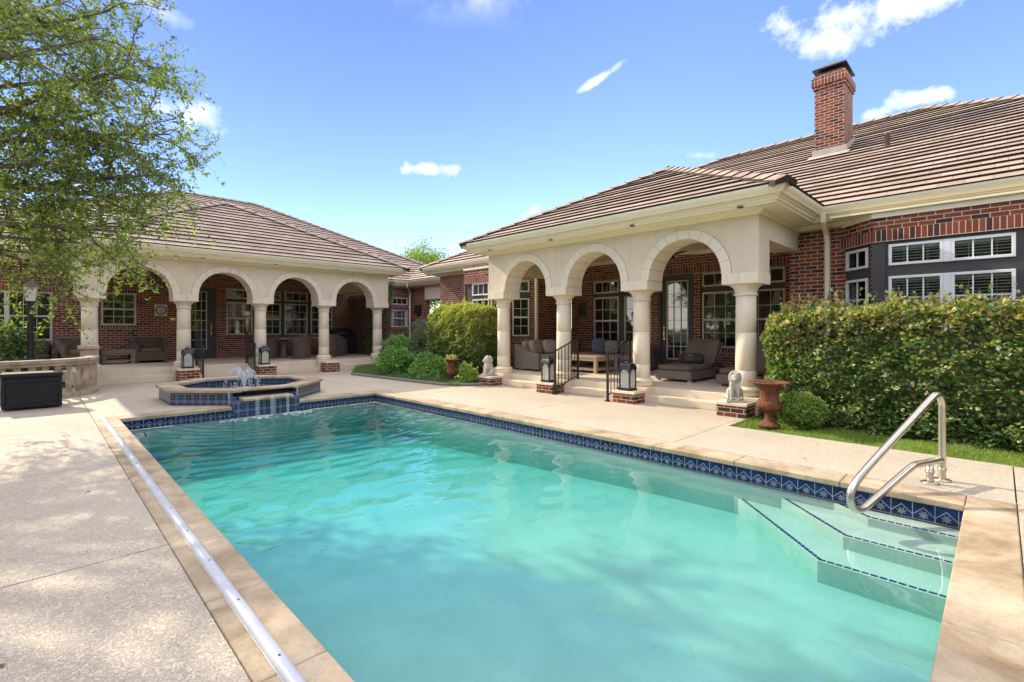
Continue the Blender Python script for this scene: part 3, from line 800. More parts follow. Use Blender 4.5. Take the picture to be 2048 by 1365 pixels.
def column(parent, cx, cy, zbase, zimp0=2.28, zimp1=2.475):
    c = MB(); r = 0.178
    z0 = zbase + 0.17
    prof = [(r, z0), (r * 1.0, z0 + 0.6), (r * 0.985, zimp0 - 0.62), (r * 0.93, zimp0 - 0.24)]
    # shaft drums with fine joints
    zs = [z0, z0 + (zimp0 - z0) * 0.16, z0 + (zimp0 - z0) * 0.53, zimp0 - 0.20]
    for i, (a, b) in enumerate(zip(zs[:-1], zs[1:])):
        ra = r * (1 - 0.07 * (a - z0) / (zimp0 - z0)); rb = r * (1 - 0.07 * (b - z0) / (zimp0 - z0))
        c.lathe(cx, cy, [(ra - .004, a), (ra, a + .004), (rb, b - .004), (rb - .004, b)], 40)
    s = c.build('column_shaft', LIME, parent)
    jj = MB()
    for a in zs[1:-1]:
        ra = r * (1 - 0.07 * (a - z0) / (zimp0 - z0)); jj.lathe(cx, cy, [(ra - .0015, a - .0035), (ra - .0015, a + .0035)], 40, cap=False)
    jj.build('stone_joint', LIMEDARK, s)
    k = MB(); R0 = r * 0.93
    k.lathe(cx, cy, [(R0, zimp0 - 0.205), (R0 + .028, zimp0 - 0.195), (R0 + .032, zimp0 - 0.18), (R0 + .02, zimp0 - 0.165), (R0 + .012, zimp0 - 0.15), (R0 + .02, zimp0 - 0.10), (R0 + .055, zimp0 - 0.05), (R0 + .095, zimp0 - 0.02), (R0 + .10, zimp0)], 40)
    k.build('capital', LIME, parent)
    b = MB()
    b.lathe(cx, cy, [(r + .068, zbase), (r + .068, zbase + .075), (r + .055, zbase + .082), (r + .072, zbase + .10), (r + .072, zbase + .125), (r + .05, zbase + .148), (r + .02, zbase + .158), (r + .004, zbase + .175)], 40)
    b.build('column_base', LIME, parent)
    m = MB(); h = 0.31
    m.box(cx - h, cx + h - 0.0, cy - h, cy + h, zimp0, zimp1)
    m.build('impost', LIME, parent, bevel=0.006)
    j = MB()
    j.box(cx - h - .0015, cx - h + .01, cy - .002, cy + .002, zimp0, zimp1)
    j.box(cx - .002, cx + .002, cy - h - .0015, cy - h + .01, zimp0, zimp1)
    j.build('stone_joint', LIMEDARK, parent)
def arcade(parent, F, us, n_face, thick, z_imp, z_top, end0, end1, r_in=0.735, ring=0.165):
    """stucco wall over the columns with round arches; us: column centres along the wall, wall face at n = n_face"""
    O, T, Nn = F
    def P(u, n, z): q = O + T * u + Nn * n; return (q.x, q.y, z)
    mb = MB(); N_ = 32
    nf, nb = n_face, n_face - thick
    def facequad(a, b, z00, z01, z10, z11):             # strip between u=a and u=b, lower edge z00/z01 upper z10/z11
        mb.add([P(a, nf, z00), P(b, nf, z01), P(b, nf, z11), P(a, nf, z10)], [(0, 1, 2, 3)])
        mb.add([P(a, nb, z00), P(b, nb, z01), P(b, nb, z11), P(a, nb, z10)], [(3, 2, 1, 0)])
    edges = [end0]
    vos = []
    for i in range(len(us) - 1):
        c = (us[i] + us[i+1]) / 2; r = r_in
        edges += [c - r, c + r]
        ps_ = [(c - r * math.cos(math.pi * k / N_), z_imp + r * math.sin(math.pi * k / N_)) for k in range(N_ + 1)]
        for (a, za), (b, zb) in zip(ps_[:-1], ps_[1:]):
            facequad(a, b, za, zb, z_top, z_top)
            mb.add([P(a, nf, za), P(a, nb, za), P(b, nb, zb), P(b, nf, zb)], [(0, 1, 2, 3)], 0, True)
        # voussoirs: proud 12 mm of the wall and lining the opening 6 mm
        nv = 11; vo = MB(); vos.append(vo)
        for k in range(nv):
            a0 = math.pi * k / nv + 0.004; a1 = math.pi * (k + 1) / nv - 0.004; sub = 4
            V = []; fs = []
            for q in range(sub + 1):
                a = a0 + (a1 - a0) * q / sub
                for (rr, nn) in ((r - .012, nf + .012), (r + ring, nf + .012), (r + ring, nf - .02), (r - .012, nb - .006)):
                    V.append(P(c - rr * math.cos(a), nn, z_imp + rr * math.sin(a)))
            for q in range(sub):
                for s_ in range(4):
                    s2 = (s_ + 1) % 4; fs.append((q*4 + s_, q*4 + s2, (q+1)*4 + s2, (q+1)*4 + s_))
            fs.append((3, 2, 1, 0)); fs.append(tuple(sub*4 + s_ for s_ in range(4)))
            vo.add(V, fs)
    jt = MB()
    for i in range(len(us) - 1):
        c = (us[i] + us[i+1]) / 2; r = r_in
        for k in range(1, 11):
            a = math.pi * k / 11; ca, sa = math.cos(a), math.sin(a); t_ = .0042
            V = []
            for (rr, nn) in ((r - .0125, nf + .0105), (r + ring, nf + .0105), (r + ring, nf - .01), (r - .0125, nb)):
                for sg in (-1, 1): V.append(P(c - rr * ca + sg * t_ * sa, nn, z_imp + rr * sa + sg * t_ * ca))
            jt.add(V, [(0, 2, 3, 1), (0, 1, 7, 6), (0, 6, 4, 2), (1, 3, 5, 7)])
        V = []; N2 = 40
        for k in range(N2 + 1):
            a = math.pi * k / N2
            for rr in (r + ring - .001, r + ring + .010): V.append(P(c - rr * math.cos(a), nf + .0015, z_imp + rr * math.sin(a)))
        jt.add(V, [(2*k, 2*k+1, 2*k+3, 2*k+2) for k in range(N2)])
    edges.append(end1)
    for a, b in zip(edges[0::2], edges[1::2]):
        facequad(a, b, z_imp, z_imp, z_top, z_top)
    for u in (end0, end1):
        mb.add([P(u, nf, z_imp), P(u, nb, z_imp), P(u, nb, z_top), P(u, nf, z_top)], [(0, 1, 2, 3)])
    w = mb.build('arcade_wall', [STUCCO], parent)
    bm = bmesh.new(); bm.from_mesh(w.data); bmesh.ops.remove_doubles(bm, verts=bm.verts, dist=1e-4); bmesh.ops.recalc_face_normals(bm, faces=bm.faces); bm.to_mesh(w.data); bm.free()
    for vo in vos:
        v = vo.build('arch_stones', [LIME], w)
        bm = bmesh.new(); bm.from_mesh(v.data); bmesh.ops.recalc_face_normals(bm, faces=bm.faces); bm.to_mesh(v.data); bm.free()
    jt.build('stone_joint', LIMEDARK, w)
    return w
def pier(parent, x0, x1, y0, y1, h):
    b = MB(); i = 0.018
    b.box(x0 + i, x1, y0 + i, y1 - i, 0.0, h - 0.05)
    p = b.build('brick_pier', BRICK, parent)
    MB().box(x0, x1, y0, y1, h - 0.05, h).build('pier_cap', LIME, p, bevel=0.005)
def downspout(parent, pts, w=0.095, d=0.055):
    m = MB(); m.tube([Vector(p) for p in pts], w * 0.62, n=4, smooth=False)
    return m.build('downspout', TRIM, parent, bevel=0.006)
def door(parent, F, u0, u1, z0, z1, glass, cols, rows, hinge_right=True, fw=0.09):
    m = MB()
    m.fbox(F, u0, u0 + fw, -0.10, 0.012, z0, z1); m.fbox(F, u1 - fw, u1, -0.10, 0.012, z0, z1); m.fbox(F, u0 + fw, u1 - fw, -0.10, 0.012, z1 - fw, z1)
    m.fbox(F, u0, u1, -0.10, 0.04, z0, z0 + 0.035)
    dr = m.build('door', DARKTRIM, parent, bevel=0.005)
    a0, a1, c0, c1 = glass; s = MB(); n0 = -0.055
    s.fbox(F, u0 + fw, a0, n0 - .02, n0 + .02, z0 + .035, z1 - fw); s.fbox(F, a1, u1 - fw, n0 - .02, n0 + .02, z0 + .035, z1 - fw)
    s.fbox(F, a0, a1, n0 - .02, n0 + .02, z0 + .035, c0); s.fbox(F, a0, a1, n0 - .02, n0 + .02, c1, z1 - fw)
    s.build('door_leaf', DARKTRIM, dr)
    g_ = MB(); f_ = 0.03
    g_.fbox(F, a0, a1, n0 + .02, n0 + .035, c1 - f_, c1); g_.fbox(F, a0, a1, n0 + .02, n0 + .035, c0, c0 + f_)
    g_.fbox(F, a0, a0 + f_, n0 + .02, n0 + .035, c0, c1); g_.fbox(F, a1 - f_, a1, n0 + .02, n0 + .035, c0, c1)
    for i in range(1, cols): x = a0 + (a1 - a0) * i / cols; g_.fbox(F, x - .009, x + .009, n0 + .014, n0 + .03, c0, c1)
    for i in range(1, rows): z = c0 + (c1 - c0) * i / rows; g_.fbox(F, a0, a1, n0 + .016, n0 + .028, z - .009, z + .009)
    g_.build('glazing_bar', BFRAME, dr)
    MB().fbox(F, a0, a1, n0 - .005, n0 + .01, c0, c1).build('pane', GLASS, dr)
    O, T, Nn = F; uh = (u1 - fw - 0.075) if hinge_right else (u0 + fw + 0.075)
    h = MB(); q = O + T * uh + Nn * (n0 + .02)
    h.blob((q.x + Nn.x*.02, q.y + Nn.y*.02, z0 + 1.30), (.028, .028, .028))
    pts = [q + Nn * a + Vector((0, 0, z0 + zz)) for a, zz in ((0, 1.16), (.05, 1.15), (.055, 1.05), (.04, .95), (0, .92))]
    h.tube(pts, .011, n=8); h.fbox(F, uh - .022, uh + .022, n0 + .018, n0 + .027, z0 + 0.88, z0 + 1.24)
    h.blob((q.x + Nn.x*.05, q.y + Nn.y*.05, z0 + 1.19), (.022, .022, .03))
    h.build('handle', BRASS, dr)
    return dr

# ================================================================ RIGHT HOUSE
RH = wthing('brick_house', 'red brick house with tall chimney and three-arched cream porch beside the pool', 'house', (12, 5, 0))
F12 = frameX(12.8); F11 = frameX(11.07); FB = frameX(10.5); FW = frameX(10.93); FWB = frameX(10.4); FP = frameY(10.13)
FA = frameAB((11.07, 2.14), (10.5, 1.57)); FB2 = frameAB((10.5, -2.6), (11.07, -3.17))
FWR = frameAB((10.4, 10.68), (10.95, 10.13)); FWL = frameAB((10.93, 13.43), (10.4, 12.9))
w = MB()
dy0, dy1 = 5.90, 6.95
holes12 = [(7.16, 9.27, 1.0, 3.0), (7.16, 9.27, 0.97, 3.0), (dy0, dy1, 0.28, 3.01), (3.62, 5.70, 0.97, 3.0)]
wall(w, F12, 3.05, 10.13, 0.0, 3.62, 0.22, holes12)
wall(w, FP, 10.93, 12.79, 0.0, 3.62, 0.2)
w.box(11.07, 12.79, 2.85, 3.05, 0.0, 3.62)                              # return by the porch
w.box(11.07, 11.27, 2.14, 2.848, 0.0, 3.62)
wall(w, FA, 0, (FA[0] - Vector((10.5, 1.57, 0))).length, 0, 3.52, 0.12, [(0.08, 0.75, 0.95, 3.0)])
wall(w, FB, -2.6, 1.57, 0, 3.52, 0.12, [(-2.45, 1.45, 0.95, 3.0)])
wall(w, FB2, 0, 0.806, 0, 3.52, 0.12)
w.box(11.07, 11.27, -6.0, -3.17, 0, 3.62)
wall(w, FW, 13.43, 14.99, 0, 3.62, 0.2)
w.box(11.131, 13.4, 14.79, 14.985, 0, 3.62)
wall(w, FWB, 10.68, 12.9, 0, 3.60, 0.12, [(10.74, 12.84, 1.2, 3.0)])
wall(w, FWR, 0, 0.778, 0, 3.60, 0.12, [(0.06, 0.66, 1.2, 3.0)])
wall(w, FWL, 0, 0.75, 0, 3.60, 0.12)
w.build('wall', BRICK, RH)
def soldier(F, u0, u1, z0=3.005, h=0.205, n=0.006, parent=RH): MB().fbox(F, u0, u1, -0.05, n, z0, z0 + h).build('soldier_course', SOLDIER, parent)
soldier(F12, 3.06, 10.12); soldier(FA, 0.0, 0.806, n=.03); soldier(FB, -2.6, 1.57 + .012, n=.03); soldier(FWB, 10.68 - .012, 12.9, n=.03); soldier(FWR, 0, 0.778, n=.03); soldier(FWL, 0, .75, n=.03)
for F_s in ((F12, 7.16, 9.27, 0.97), (F12, 3.62, 5.70, 0.97), (FWR, .06, .66, 1.2), (FWB, 10.74, 12.84, 1.2)):
    rl = MB(); rowlock(rl, *F_s); rl.build('sill_course', SOLDIER, RH)
# charcoal panels that carry the windows
def panel(parent, F, u0, u1, z0, z1, wins, n0=-0.11, name='window_surround'):
    m = MB(); wall(m, (F[0] + F[2] * (n0 + 0.05), F[1], F[2]), u0, u1, z0, z1, 0.04, wins); return m.build(name, DARKTRIM, parent)
Wr = [(8.31, 9.25, 2.61, 2.996, 3, 1, 0), (8.31, 9.25, 0.985, 2.487, 3, 4, 1), (7.20, 8.11, 2.61, 2.996, 3, 1, 0), (7.20, 8.11, 0.985, 2.487, 3, 4, 1)]
Wl = [(4.733, 5.674, 2.62, 2.996, 3, 1, 0), (4.733, 5.674, 0.985, 2.47, 3, 4, 1), (3.641, 4.58, 2.62, 2.996, 3, 1, 0), (3.641, 4.58, 0.985, 2.47, 3, 4, 1)]
for grp, (a, b) in ((Wr, (7.16, 9.27)), (Wl, (3.62, 5.70))):
    panel(RH, F12, a, b, 0.97, 3.0, [g_[:4] for g_ in grp])
    for (u0, u1, z0, z1, c_, r_, s_) in grp: window(RH, F12, u0, u1, z0, z1, c_, r_, n0=-0.09, sash=bool(s_))
door(RH, F12, dy0, dy1, 0.29, 3.01, (6.06, 6.70, 0.62, 2.84), 3, 6, hinge_right=True)
# front bay with white windows and blinds
bw = []
for (u0, u1) in ((0.645, 1.356), (-0.17, 0.555), (-1.15, -0.42), (-1.98, -1.24)):
    bw += [(u0, u1, 2.585, 2.95, 3, 1, 0), (u0, u1, 0.98, 2.40, 3, 4, 1)]
panel(RH, FB, -2.45, 1.45, 0.95, 3.0, [q[:4] for q in bw], n0=-0.07)
for q in bw: window(RH, FB, q[0], q[1], q[2], q[3], q[4], q[5], n0=-0.045, frame=WFRAME, sash=bool(q[6]), blinds=True, bar=0.02)
MB().fbox(FB, 0.556, 0.644, -0.02, 0.006, 2.585, 2.95).fbox(FB, 0.556, 0.644, -0.02, 0.006, 0.98, 2.40).build('mullion', WFRAME, RH)
MB().fbox(FB, 1.40, 1.585, -0.06, 0.004, 0.95, 3.0).build('corner_post', DARKTRIM, RH)
ab = [(0.10, 0.66, 2.585, 2.95, 2, 1, 0), (0.10, 0.66, 0.98, 2.40, 2, 4, 1)]
panel(RH, FA, 0.08, 0.80, 0.95, 3.0, [q[:4] for q in ab], n0=-0.07)
for q in ab: window(RH, FA, *q[:4], q[4], q[5], n0=-0.045, frame=WFRAME, sash=bool(q[6]), blinds=True, bar=0.02)
# far wing bay
wb = [(11.62, 12.46, 2.585, 3.0 - .005, 3, 1, 0), (11.62, 12.46, 1.25, 2.46, 3, 3, 1), (10.78, 11.52, 2.585, 2.995, 3, 1, 0), (10.78, 11.52, 1.25, 2.46, 3, 3, 1)]
panel(RH, FWB, 10.74, 12.84, 1.2, 3.0, [q[:4] for q in wb], n0=-0.07)
for q in wb: window(RH, FWB, *q[:4], q[4], q[5], n0=-0.045, frame=WFRAME, sash=bool(q[6]))
wc = [(0.10, 0.63, 2.62, 2.985, 2, 1, 0), (0.10, 0.63, 1.25, 2.43, 2, 4, 1)]
panel(RH, FWR, 0.06, 0.66, 1.2, 3.0, [q[:4] for q in wc], n0=-0.07)
for q in wc: window(RH, FWR, *q[:4], q[4], q[5], n0=-0.045, frame=BFRAME, sash=bool(q[6]))
# porch floor and steps
fl = MB()
fl.box(9.05, 12.79, 3.05, 10.12, 0.0, 0.29)
fl.box(8.78, 9.045, 2.90, 9.81, 0.0, 0.145)
fl.build('porch_floor', STEP, RH, bevel=0.012)
for i, y in enumerate((3.2, 5.3, 7.4, 9.5)):
    MB().box(8.74, 9.36, y - 0.31, y + 0.31, 0.0, 0.292).build('column_plinth', STEP, RH, bevel=0.010)
    column(RH, 9.05, y, 0.29)
    pier(RH, 8.31, 8.739, y - 0.275, y + 0.245, 0.245)
arcade(RH, frameX(8.775), [3.2, 5.3, 7.4, 9.5], 0.0, 0.55, 2.475, 3.49, 2.895, 9.81)
# side beams and ceiling
MB().box(9.326, 11.069, 2.896, 3.35, 3.08, 3.49).build('porch_beam', STUCCO, RH)
MB().box(9.326, 10.93, 9.45, 9.80, 3.0, 3.49).build('porch_beam', STUCCO, RH)
MB().box(9.3, 12.8, 2.9, 10.2, 3.62, 3.66).build('porch_ceiling', CEIL, RH)
for bx_ in ((12.70, 12.798, 3.06, 10.02), (9.327, 9.40, 3.36, 9.44), (10.95, 12.798, 10.03, 10.128)): MB().box(*bx_, 3.50, 3.618).build('cornice', TRIM, RH, bevel=0.02)
for y in (3.06, 5.12, 7.25, 9.35): MB().lathe(8.40, y, [(0.056, 3.5225), (0.056, 3.53)], 20).build('soffit_light', IRON, RH)
# eaves
path = [(11.01, -6.13), (11.01, 2.896), (8.775, 2.896), (8.775, 9.73), (10.93, 9.73), (10.93, 14.99), (18.0, 14.99)]
m = MB(); sweep_eave(m, path, SOFFIT); m.build('eave', TRIM, RH)
m = MB(); sweep_eave(m, path, GUTTER); m.build('gutter', TRIM, RH)
def frieze(F, a, b, z0, z1): MB().fbox(F, a, b, -0.1, 0.022, z0, z1).build('frieze', TRIM, RH)
for F, a, b in ((FB, -2.6, 1.59), (FA, 0, 0.82), (FB2, -.01, .806)): frieze(F, a, b, 3.43, 3.524)
MB().box(10.42, 11.2, -3.2, 2.2, 3.5245, 3.56).build('bay_soffit', TRIM, RH)
for F, a, b in ((FWB, 10.67, 12.91), (FWR, -.01, .778), (FWL, 0, .76)): frieze(F, a, b, 3.46, 3.53)
downspout(RH, [(10.50, 2.33, 3.66), (10.52, 2.33, 3.52), (10.94, 2.37, 3.34), (11.02, 2.37, 3.2), (11.02, 2.37, 0.1)])
downspout(RH, [(10.93, 10.02, 3.45), (10.93, 10.02, 0.3)])
# roofs
ZE = 3.765
rf = MB()
EX = 10.435; ys0, ys1, RX = -6.7, 15.56, 18.74; K = RX - EX
roof_plane(rf, (EX, ys0), (0, 1), (1, 0), ZE, [(0, 0), (ys1 - ys0, 0), (ys1 - ys0 - K, K), (K, K)])
roof_plane(rf, (EX, ys1), (1, 0), (0, -1), ZE, [(0, 0), (2 * K, 0), (K, K)])
roof_plane(rf, (EX, ys0), (1, 0), (0, 1), ZE, [(0, 0), (2 * K, 0), (K, K)])
roof_plane(rf, (EX + 2 * K, ys0), (0, 1), (-1, 0), ZE, [(0, 0), (ys1 - ys0, 0), (ys1 - ys0 - K, K), (K, K)])
PX = 8.20; pa, pb = 2.32, 10.305; kp = (pb - pa) / 2
roof_plane(rf, (PX, pa), (0, 1), (1, 0), ZE, [(0, 0), (2 * kp, 0), (kp, kp)])
dx = EX - PX
roof_plane(rf, (PX, pa), (1, 0), (0, 1), ZE, [(0, 0), (dx, 0), (dx + kp, kp), (kp, kp)])
roof_plane(rf, (PX, pb), (1, 0), (0, -1), ZE, [(0, 0), (dx, 0), (dx + kp, kp), (kp, kp)])
rf.build('roof', [ROOF, ROOFSHADE], RH)
zr = ZE + SL * K; zp = ZE + SL * kp
def hips(parent, a, b):
    m = MB(); hip_caps(m, a, b); m.build('hip_tiles', [ROOF, ROOFSHADE], parent)
hips(RH, (EX, ys0, ZE), (RX, ys0 + K, zr)); hips(RH, (EX, ys1, ZE), (RX, ys1 - K, zr)); hips(RH, (RX, ys0 + K, zr), (RX, ys1 - K, zr))
hips(RH, (PX, pa, ZE), (PX + kp, pa + kp, zp)); hips(RH, (PX, pb, ZE), (PX + kp, pb - kp, zp)); hips(RH, (PX + kp, pa + kp, zp), (EX + kp - .1, pa + kp, zp))
# chimney
ch = MB(); ch.box(15.0, 16.0, 2.85, 3.53, 5.4, 7.94)
chm = ch.build('chimney', BRICK, RH)
cc = MB(); cc.box(14.965, 16.035, 2.815, 3.565, 7.94, 8.015)
cc.build('corbel', BRICK, chm)
MB().box(14.94, 16.06, 2.79, 3.59, 8.015, 8.225).build('corbel', SOLDIER, chm)
MB().box(14.975, 16.025, 2.825, 3.555, 8.225, 8.30).build('corbel', BRICK, chm)
cm = MB(); cm.box(15.1, 15.9, 2.93, 3.45, 8.30, 8.38); cm.build('chimney_crown', m_plain('terracotta', (0.34, 0.15, 0.09)), chm)
cp2 = MB(); cp2.box(15.15, 15.85, 2.96, 3.42, 8.38, 8.48)
for (x0, x1, y0, y1, z) in ((14.96, 16.04, 2.80, 3.58, 8.48),):
    cp2.add([(x0, y0, z), (x1, y0, z), (x1, y1, z), (x0, y1, z), (x0 + .3, y0 + .3, z + .21), (x1 - .3, y0 + .3, z + .21), (x1 - .3, y1 - .3, z + .21), (x0 + .3, y1 - .3, z + .21),
             (x0, y0, z - .03), (x1, y0, z - .03), (x1, y1, z - .03), (x0, y1, z - .03)],
            [(0,1,5,4),(1,2,6,5),(2,3,7,6),(3,0,4,7),(4,5,6,7),(8,9,1,0),(9,10,2,1),(10,11,3,2),(11,8,0,3),(11,10,9,8)])
cp2.build('chimney_cap', LEADGREY, chm)
fs_ = MB(); zb = lambda x: ZE + SL * (x - EX)
fs_.add([(14.97, 2.80, zb(14.97) + .05), (14.97, 3.58, zb(14.97) + .05), (14.97, 3.58, zb(14.97) + .22), (14.97, 2.80, zb(14.97) + .22)], [(3, 2, 1, 0)])
fs_.add([(14.97, 2.81, zb(14.97) + .04), (16.03, 2.81, zb(16.03) + .04), (16.03, 2.81, zb(16.03) + .16), (14.97, 2.81, zb(14.97) + .22)], [(0, 1, 2, 3)])
fs_.add([(14.72, 2.72, zb(14.72) + .05), (14.98, 2.72, zb(14.98) + .06), (14.98, 3.66, zb(14.98) + .06), (14.72, 3.66, zb(14.72) + .05)], [(0, 1, 2, 3)])
fs_.build('flashing', m_plain('lead_flashing', (0.42, 0.36, 0.30), 0.6), chm)
v = MB(); vx, vy = 14.55, 1.90; v.lathe(vx, vy, [(.055, zb(vx) - .05), (.055, zb(vx) + .30), (.062, zb(vx) + .30), (.062, zb(vx) + .34)], 14)
v.build('vent_pipe', m_plain('vent_paint', (0.16, 0.10, 0.09), 0.6), RH)

# ================================================================ LEFT HOUSE
LH = wthing('brick_house', 'red brick house behind the spa with four-arched cream porch and hipped roof', 'house', (5, 19, 0))
YB = 20.55; F20 = frameY(YB); F13 = frameX(13.17)
w = MB()
hl = [(1.465, 2.377, 1.60, 2.672), (3.72, 4.76, 0.36, 3.01), (5.08, 6.0, 1.25, 2.998), (6.10, 9.25, 1.22, 3.0), (-1.62, 0.32, 1.117, 2.62), (12.12, 13.02, 2.65, 2.985), (12.12, 13.02, 1.565, 2.40)]
wall(w, F20, -6.0, 13.17, 0.0, 3.62, 0.22, hl)
w.box(10.0, 10.2, 17.3, YB - .001, 0.0, 2.95)
w.box(13.17, 13.39, 19.2, YB - .001, 0.0, 3.62)
w.build('wall', BRICK, LH)
MB().box(13.10, 13.40, 14.995, 19.2, 2.86, 3.5).build('breezeway_beam', STUCCO, LH)
bz = MB(); bz.box(16.5, 16.6, 14.5, 20.5, 0, 3.5); bz.build('breezeway_wall', BRICK, LH)
MB().box(13.41, 16.49, 15.0, 20.5, 3.45, 3.5).build('porch_ceiling', CEIL, LH)
for (a, b, z) in ((1.36, 2.48, 2.69), (3.62, 4.86, 3.012), (4.98, 6.05, 3.0), (6.051, 9.35, 3.0), (-1.75, 0.45, 2.64), (12.02, 13.12, 2.99), (12.02, 13.12, 2.43)): soldier(F20, a, b, z, n=.008, parent=LH)
for a, b, z in ((1.4, 2.44, 1.598), (5.08, 6.0, 1.25), (6.10, 9.25, 1.22), (-1.7, .4, 1.115), (12.1, 13.04, 1.56)): rl = MB(); rowlock(rl, F20, a, b, z); rl.build('sill_course', SOLDIER, LH)
window(LH, F20, 1.465, 2.377, 1.60, 2.672, 3, 4, sash=True, fw=.055)
window(LH, F20, -0.65, 0.32, 1.117, 2.62, 3, 4, sash=True, fw=.055); window(LH, F20, -1.62, -0.652, 1.117, 2.62, 3, 4, sash=True, fw=.055)
panel(LH, F20, 5.08, 6.0, 1.25, 2.998, [(5.082, 5.998, 2.635, 2.995), (5.082, 5.998, 1.255, 2.503)])
window(LH, F20, 5.082, 5.998, 2.635, 2.995, 3, 1, n0=-.09); window(LH, F20, 5.082, 5.998, 1.255, 2.503, 3, 4, n0=-.09, sash=True)
lw = []
for a, b in ((6.14, 7.06), (7.207, 8.139), (8.278, 9.215)): lw += [(a, b, 2.615, 2.985, 3, 1, 0), (a, b, 1.235, 2.51, 3, 4, 1)]
panel(LH, F20, 6.10, 9.25, 1.22, 3.0, [q[:4] for q in lw])
for q in lw: window(LH, F20, *q[:4], q[4], q[5], n0=-.09, sash=bool(q[6]))
window(LH, F20, 12.12, 13.02, 2.65, 2.985, 3, 1, frame=WFRAME); window(LH, F20, 12.12, 13.02, 1.565, 2.40, 3, 4, frame=WFRAME, sash=True, blinds=True)
door(LH, F20, 3.72, 4.76, 0.38, 3.01, (3.92, 4.45, 0.72, 2.86), 3, 6, hinge_right=True)
fl = MB()
fl.box(0.65, 9.99, 16.81, YB - .001, 0.0, 0.385)
fl.box(0.65, 9.61, 16.54, 16.805, 0.0, 0.19)
fl.box(-4.0, 0.645, 18.2, YB - .001, 0.0, 0.30)
fl.build('porch_floor', STEP, LH, bevel=0.012)
CXS = [0.97, 3.05, 5.13, 7.215, 9.3]
for i, x in enumerate(CXS):
    MB().box(x - 0.31, x + 0.31, 16.50, 17.12, 0.0, 0.388).build('column_plinth', STEP, LH, bevel=0.010)
    column(LH, x, 16.81, 0.385)
    if i in (1, 2, 3): pier(LH, x - 0.26, x + 0.255, 16.07, 16.498, 0.36)
arcade(LH, frameY(16.535), CXS, 0.0, 0.55, 2.475, 3.49, 0.665, 9.605)
MB().box(9.05, 9.60, 17.09, YB - .001, 2.96, 3.49).build('porch_beam', STUCCO, LH)
MB().box(0.67, 1.2, 17.09, YB - .001, 2.96, 3.49).build('porch_beam', STUCCO, LH)
MB().box(0.68, 10.0, 17.0, YB, 3.62, 3.66).build('porch_ceiling', CEIL, LH)
for x in (1.5, 3.4, 5.4, 7.4, 9.2): MB().lathe(x, 16.18, [(0.056, 3.5225), (0.056, 3.53)], 20).build('soffit_light', IRON, LH)
path = [(13.17, 15.6), (13.17, YB), (9.56, YB), (9.56, 16.535), (0.685, 16.535), (0.685, YB), (-6.0, YB)]
m = MB(); sweep_eave(m, path, SOFFIT); m.build('eave', TRIM, LH)
m = MB(); sweep_eave(m, path, GUTTER); m.build('gutter', TRIM, LH)
downspout(LH, [(12.62, 19.98, 3.66), (12.64, 20.0, 3.5), (13.05, 20.40, 3.3), (13.08, 20.46, 3.15), (13.08, 20.46, 0.1)])
rf = MB(); EY = YB - 0.575; lx0, lx1 = -4.1, 17.6; K2 = 9.0
roof_plane(rf, (lx0, EY), (1, 0), (0, 1), ZE, [(0, 0), (lx1 - lx0, 0), (lx1 - lx0 - K2, K2), (K2, K2)])
roof_plane(rf, (lx1, EY), (0, 1), (-1, 0), ZE, [(0, 0), (2 * K2, 0), (K2, K2)])
roof_plane(rf, (lx0, EY), (0, 1), (1, 0), ZE, [(0, 0), (2 * K2, 0), (K2, K2)])
roof_plane(rf, (lx0, EY + 2 * K2), (1, 0), (0, -1), ZE, [(0, 0), (lx1 - lx0, 0), (lx1 - lx0 - K2, K2), (K2, K2)])
PY = 15.96; qa, qb = 0.11, 10.135; kq = (qb - qa) / 2; dq = EY - PY
roof_plane(rf, (qa, PY), (1, 0), (0, 1), ZE, [(0, 0), (2 * kq, 0), (kq, kq)])
roof_plane(rf, (qb, PY), (0, 1), (-1, 0), ZE, [(0, 0), (dq, 0), (dq + kq, kq), (kq, kq)])
roof_plane(rf, (qa, PY), (0, 1), (1, 0), ZE, [(0, 0), (dq, 0), (dq + kq, kq), (kq, kq)])
roof_plane(rf, (12.595, 15.7), (0, 1), (1, 0), ZE, [(0, 0), (EY - 15.7, 0), (EY - 15.7 + 1.8, 1.8), (0, 1.8)])
rf.build('roof', [ROOF, ROOFSHADE], LH)
zr2 = ZE + SL * K2; zq = ZE + SL * kq
hips(LH, (lx0, EY, ZE), (lx0 + K2, EY + K2, zr2)); hips(LH, (lx1, EY, ZE), (lx1 - K2, EY + K2, zr2)); hips(LH, (lx0 + K2, EY + K2, zr2), (lx1 - K2, EY + K2, zr2))
hips(LH, (qa, PY, ZE), (qa + kq, PY + kq, zq)); hips(LH, (qb, PY, ZE), (qb - kq, PY + kq, zq)); hips(LH, (qa + kq, PY + kq, zq), (qa + kq, EY + kq - .1, zq))
# wall box and lamp by the breezeway
MB().fbox(F13, 19.55, 19.95, 0.001, 0.16, 2.25, 2.62).build('wall_speaker', BLACKP, LH, bevel=.02)

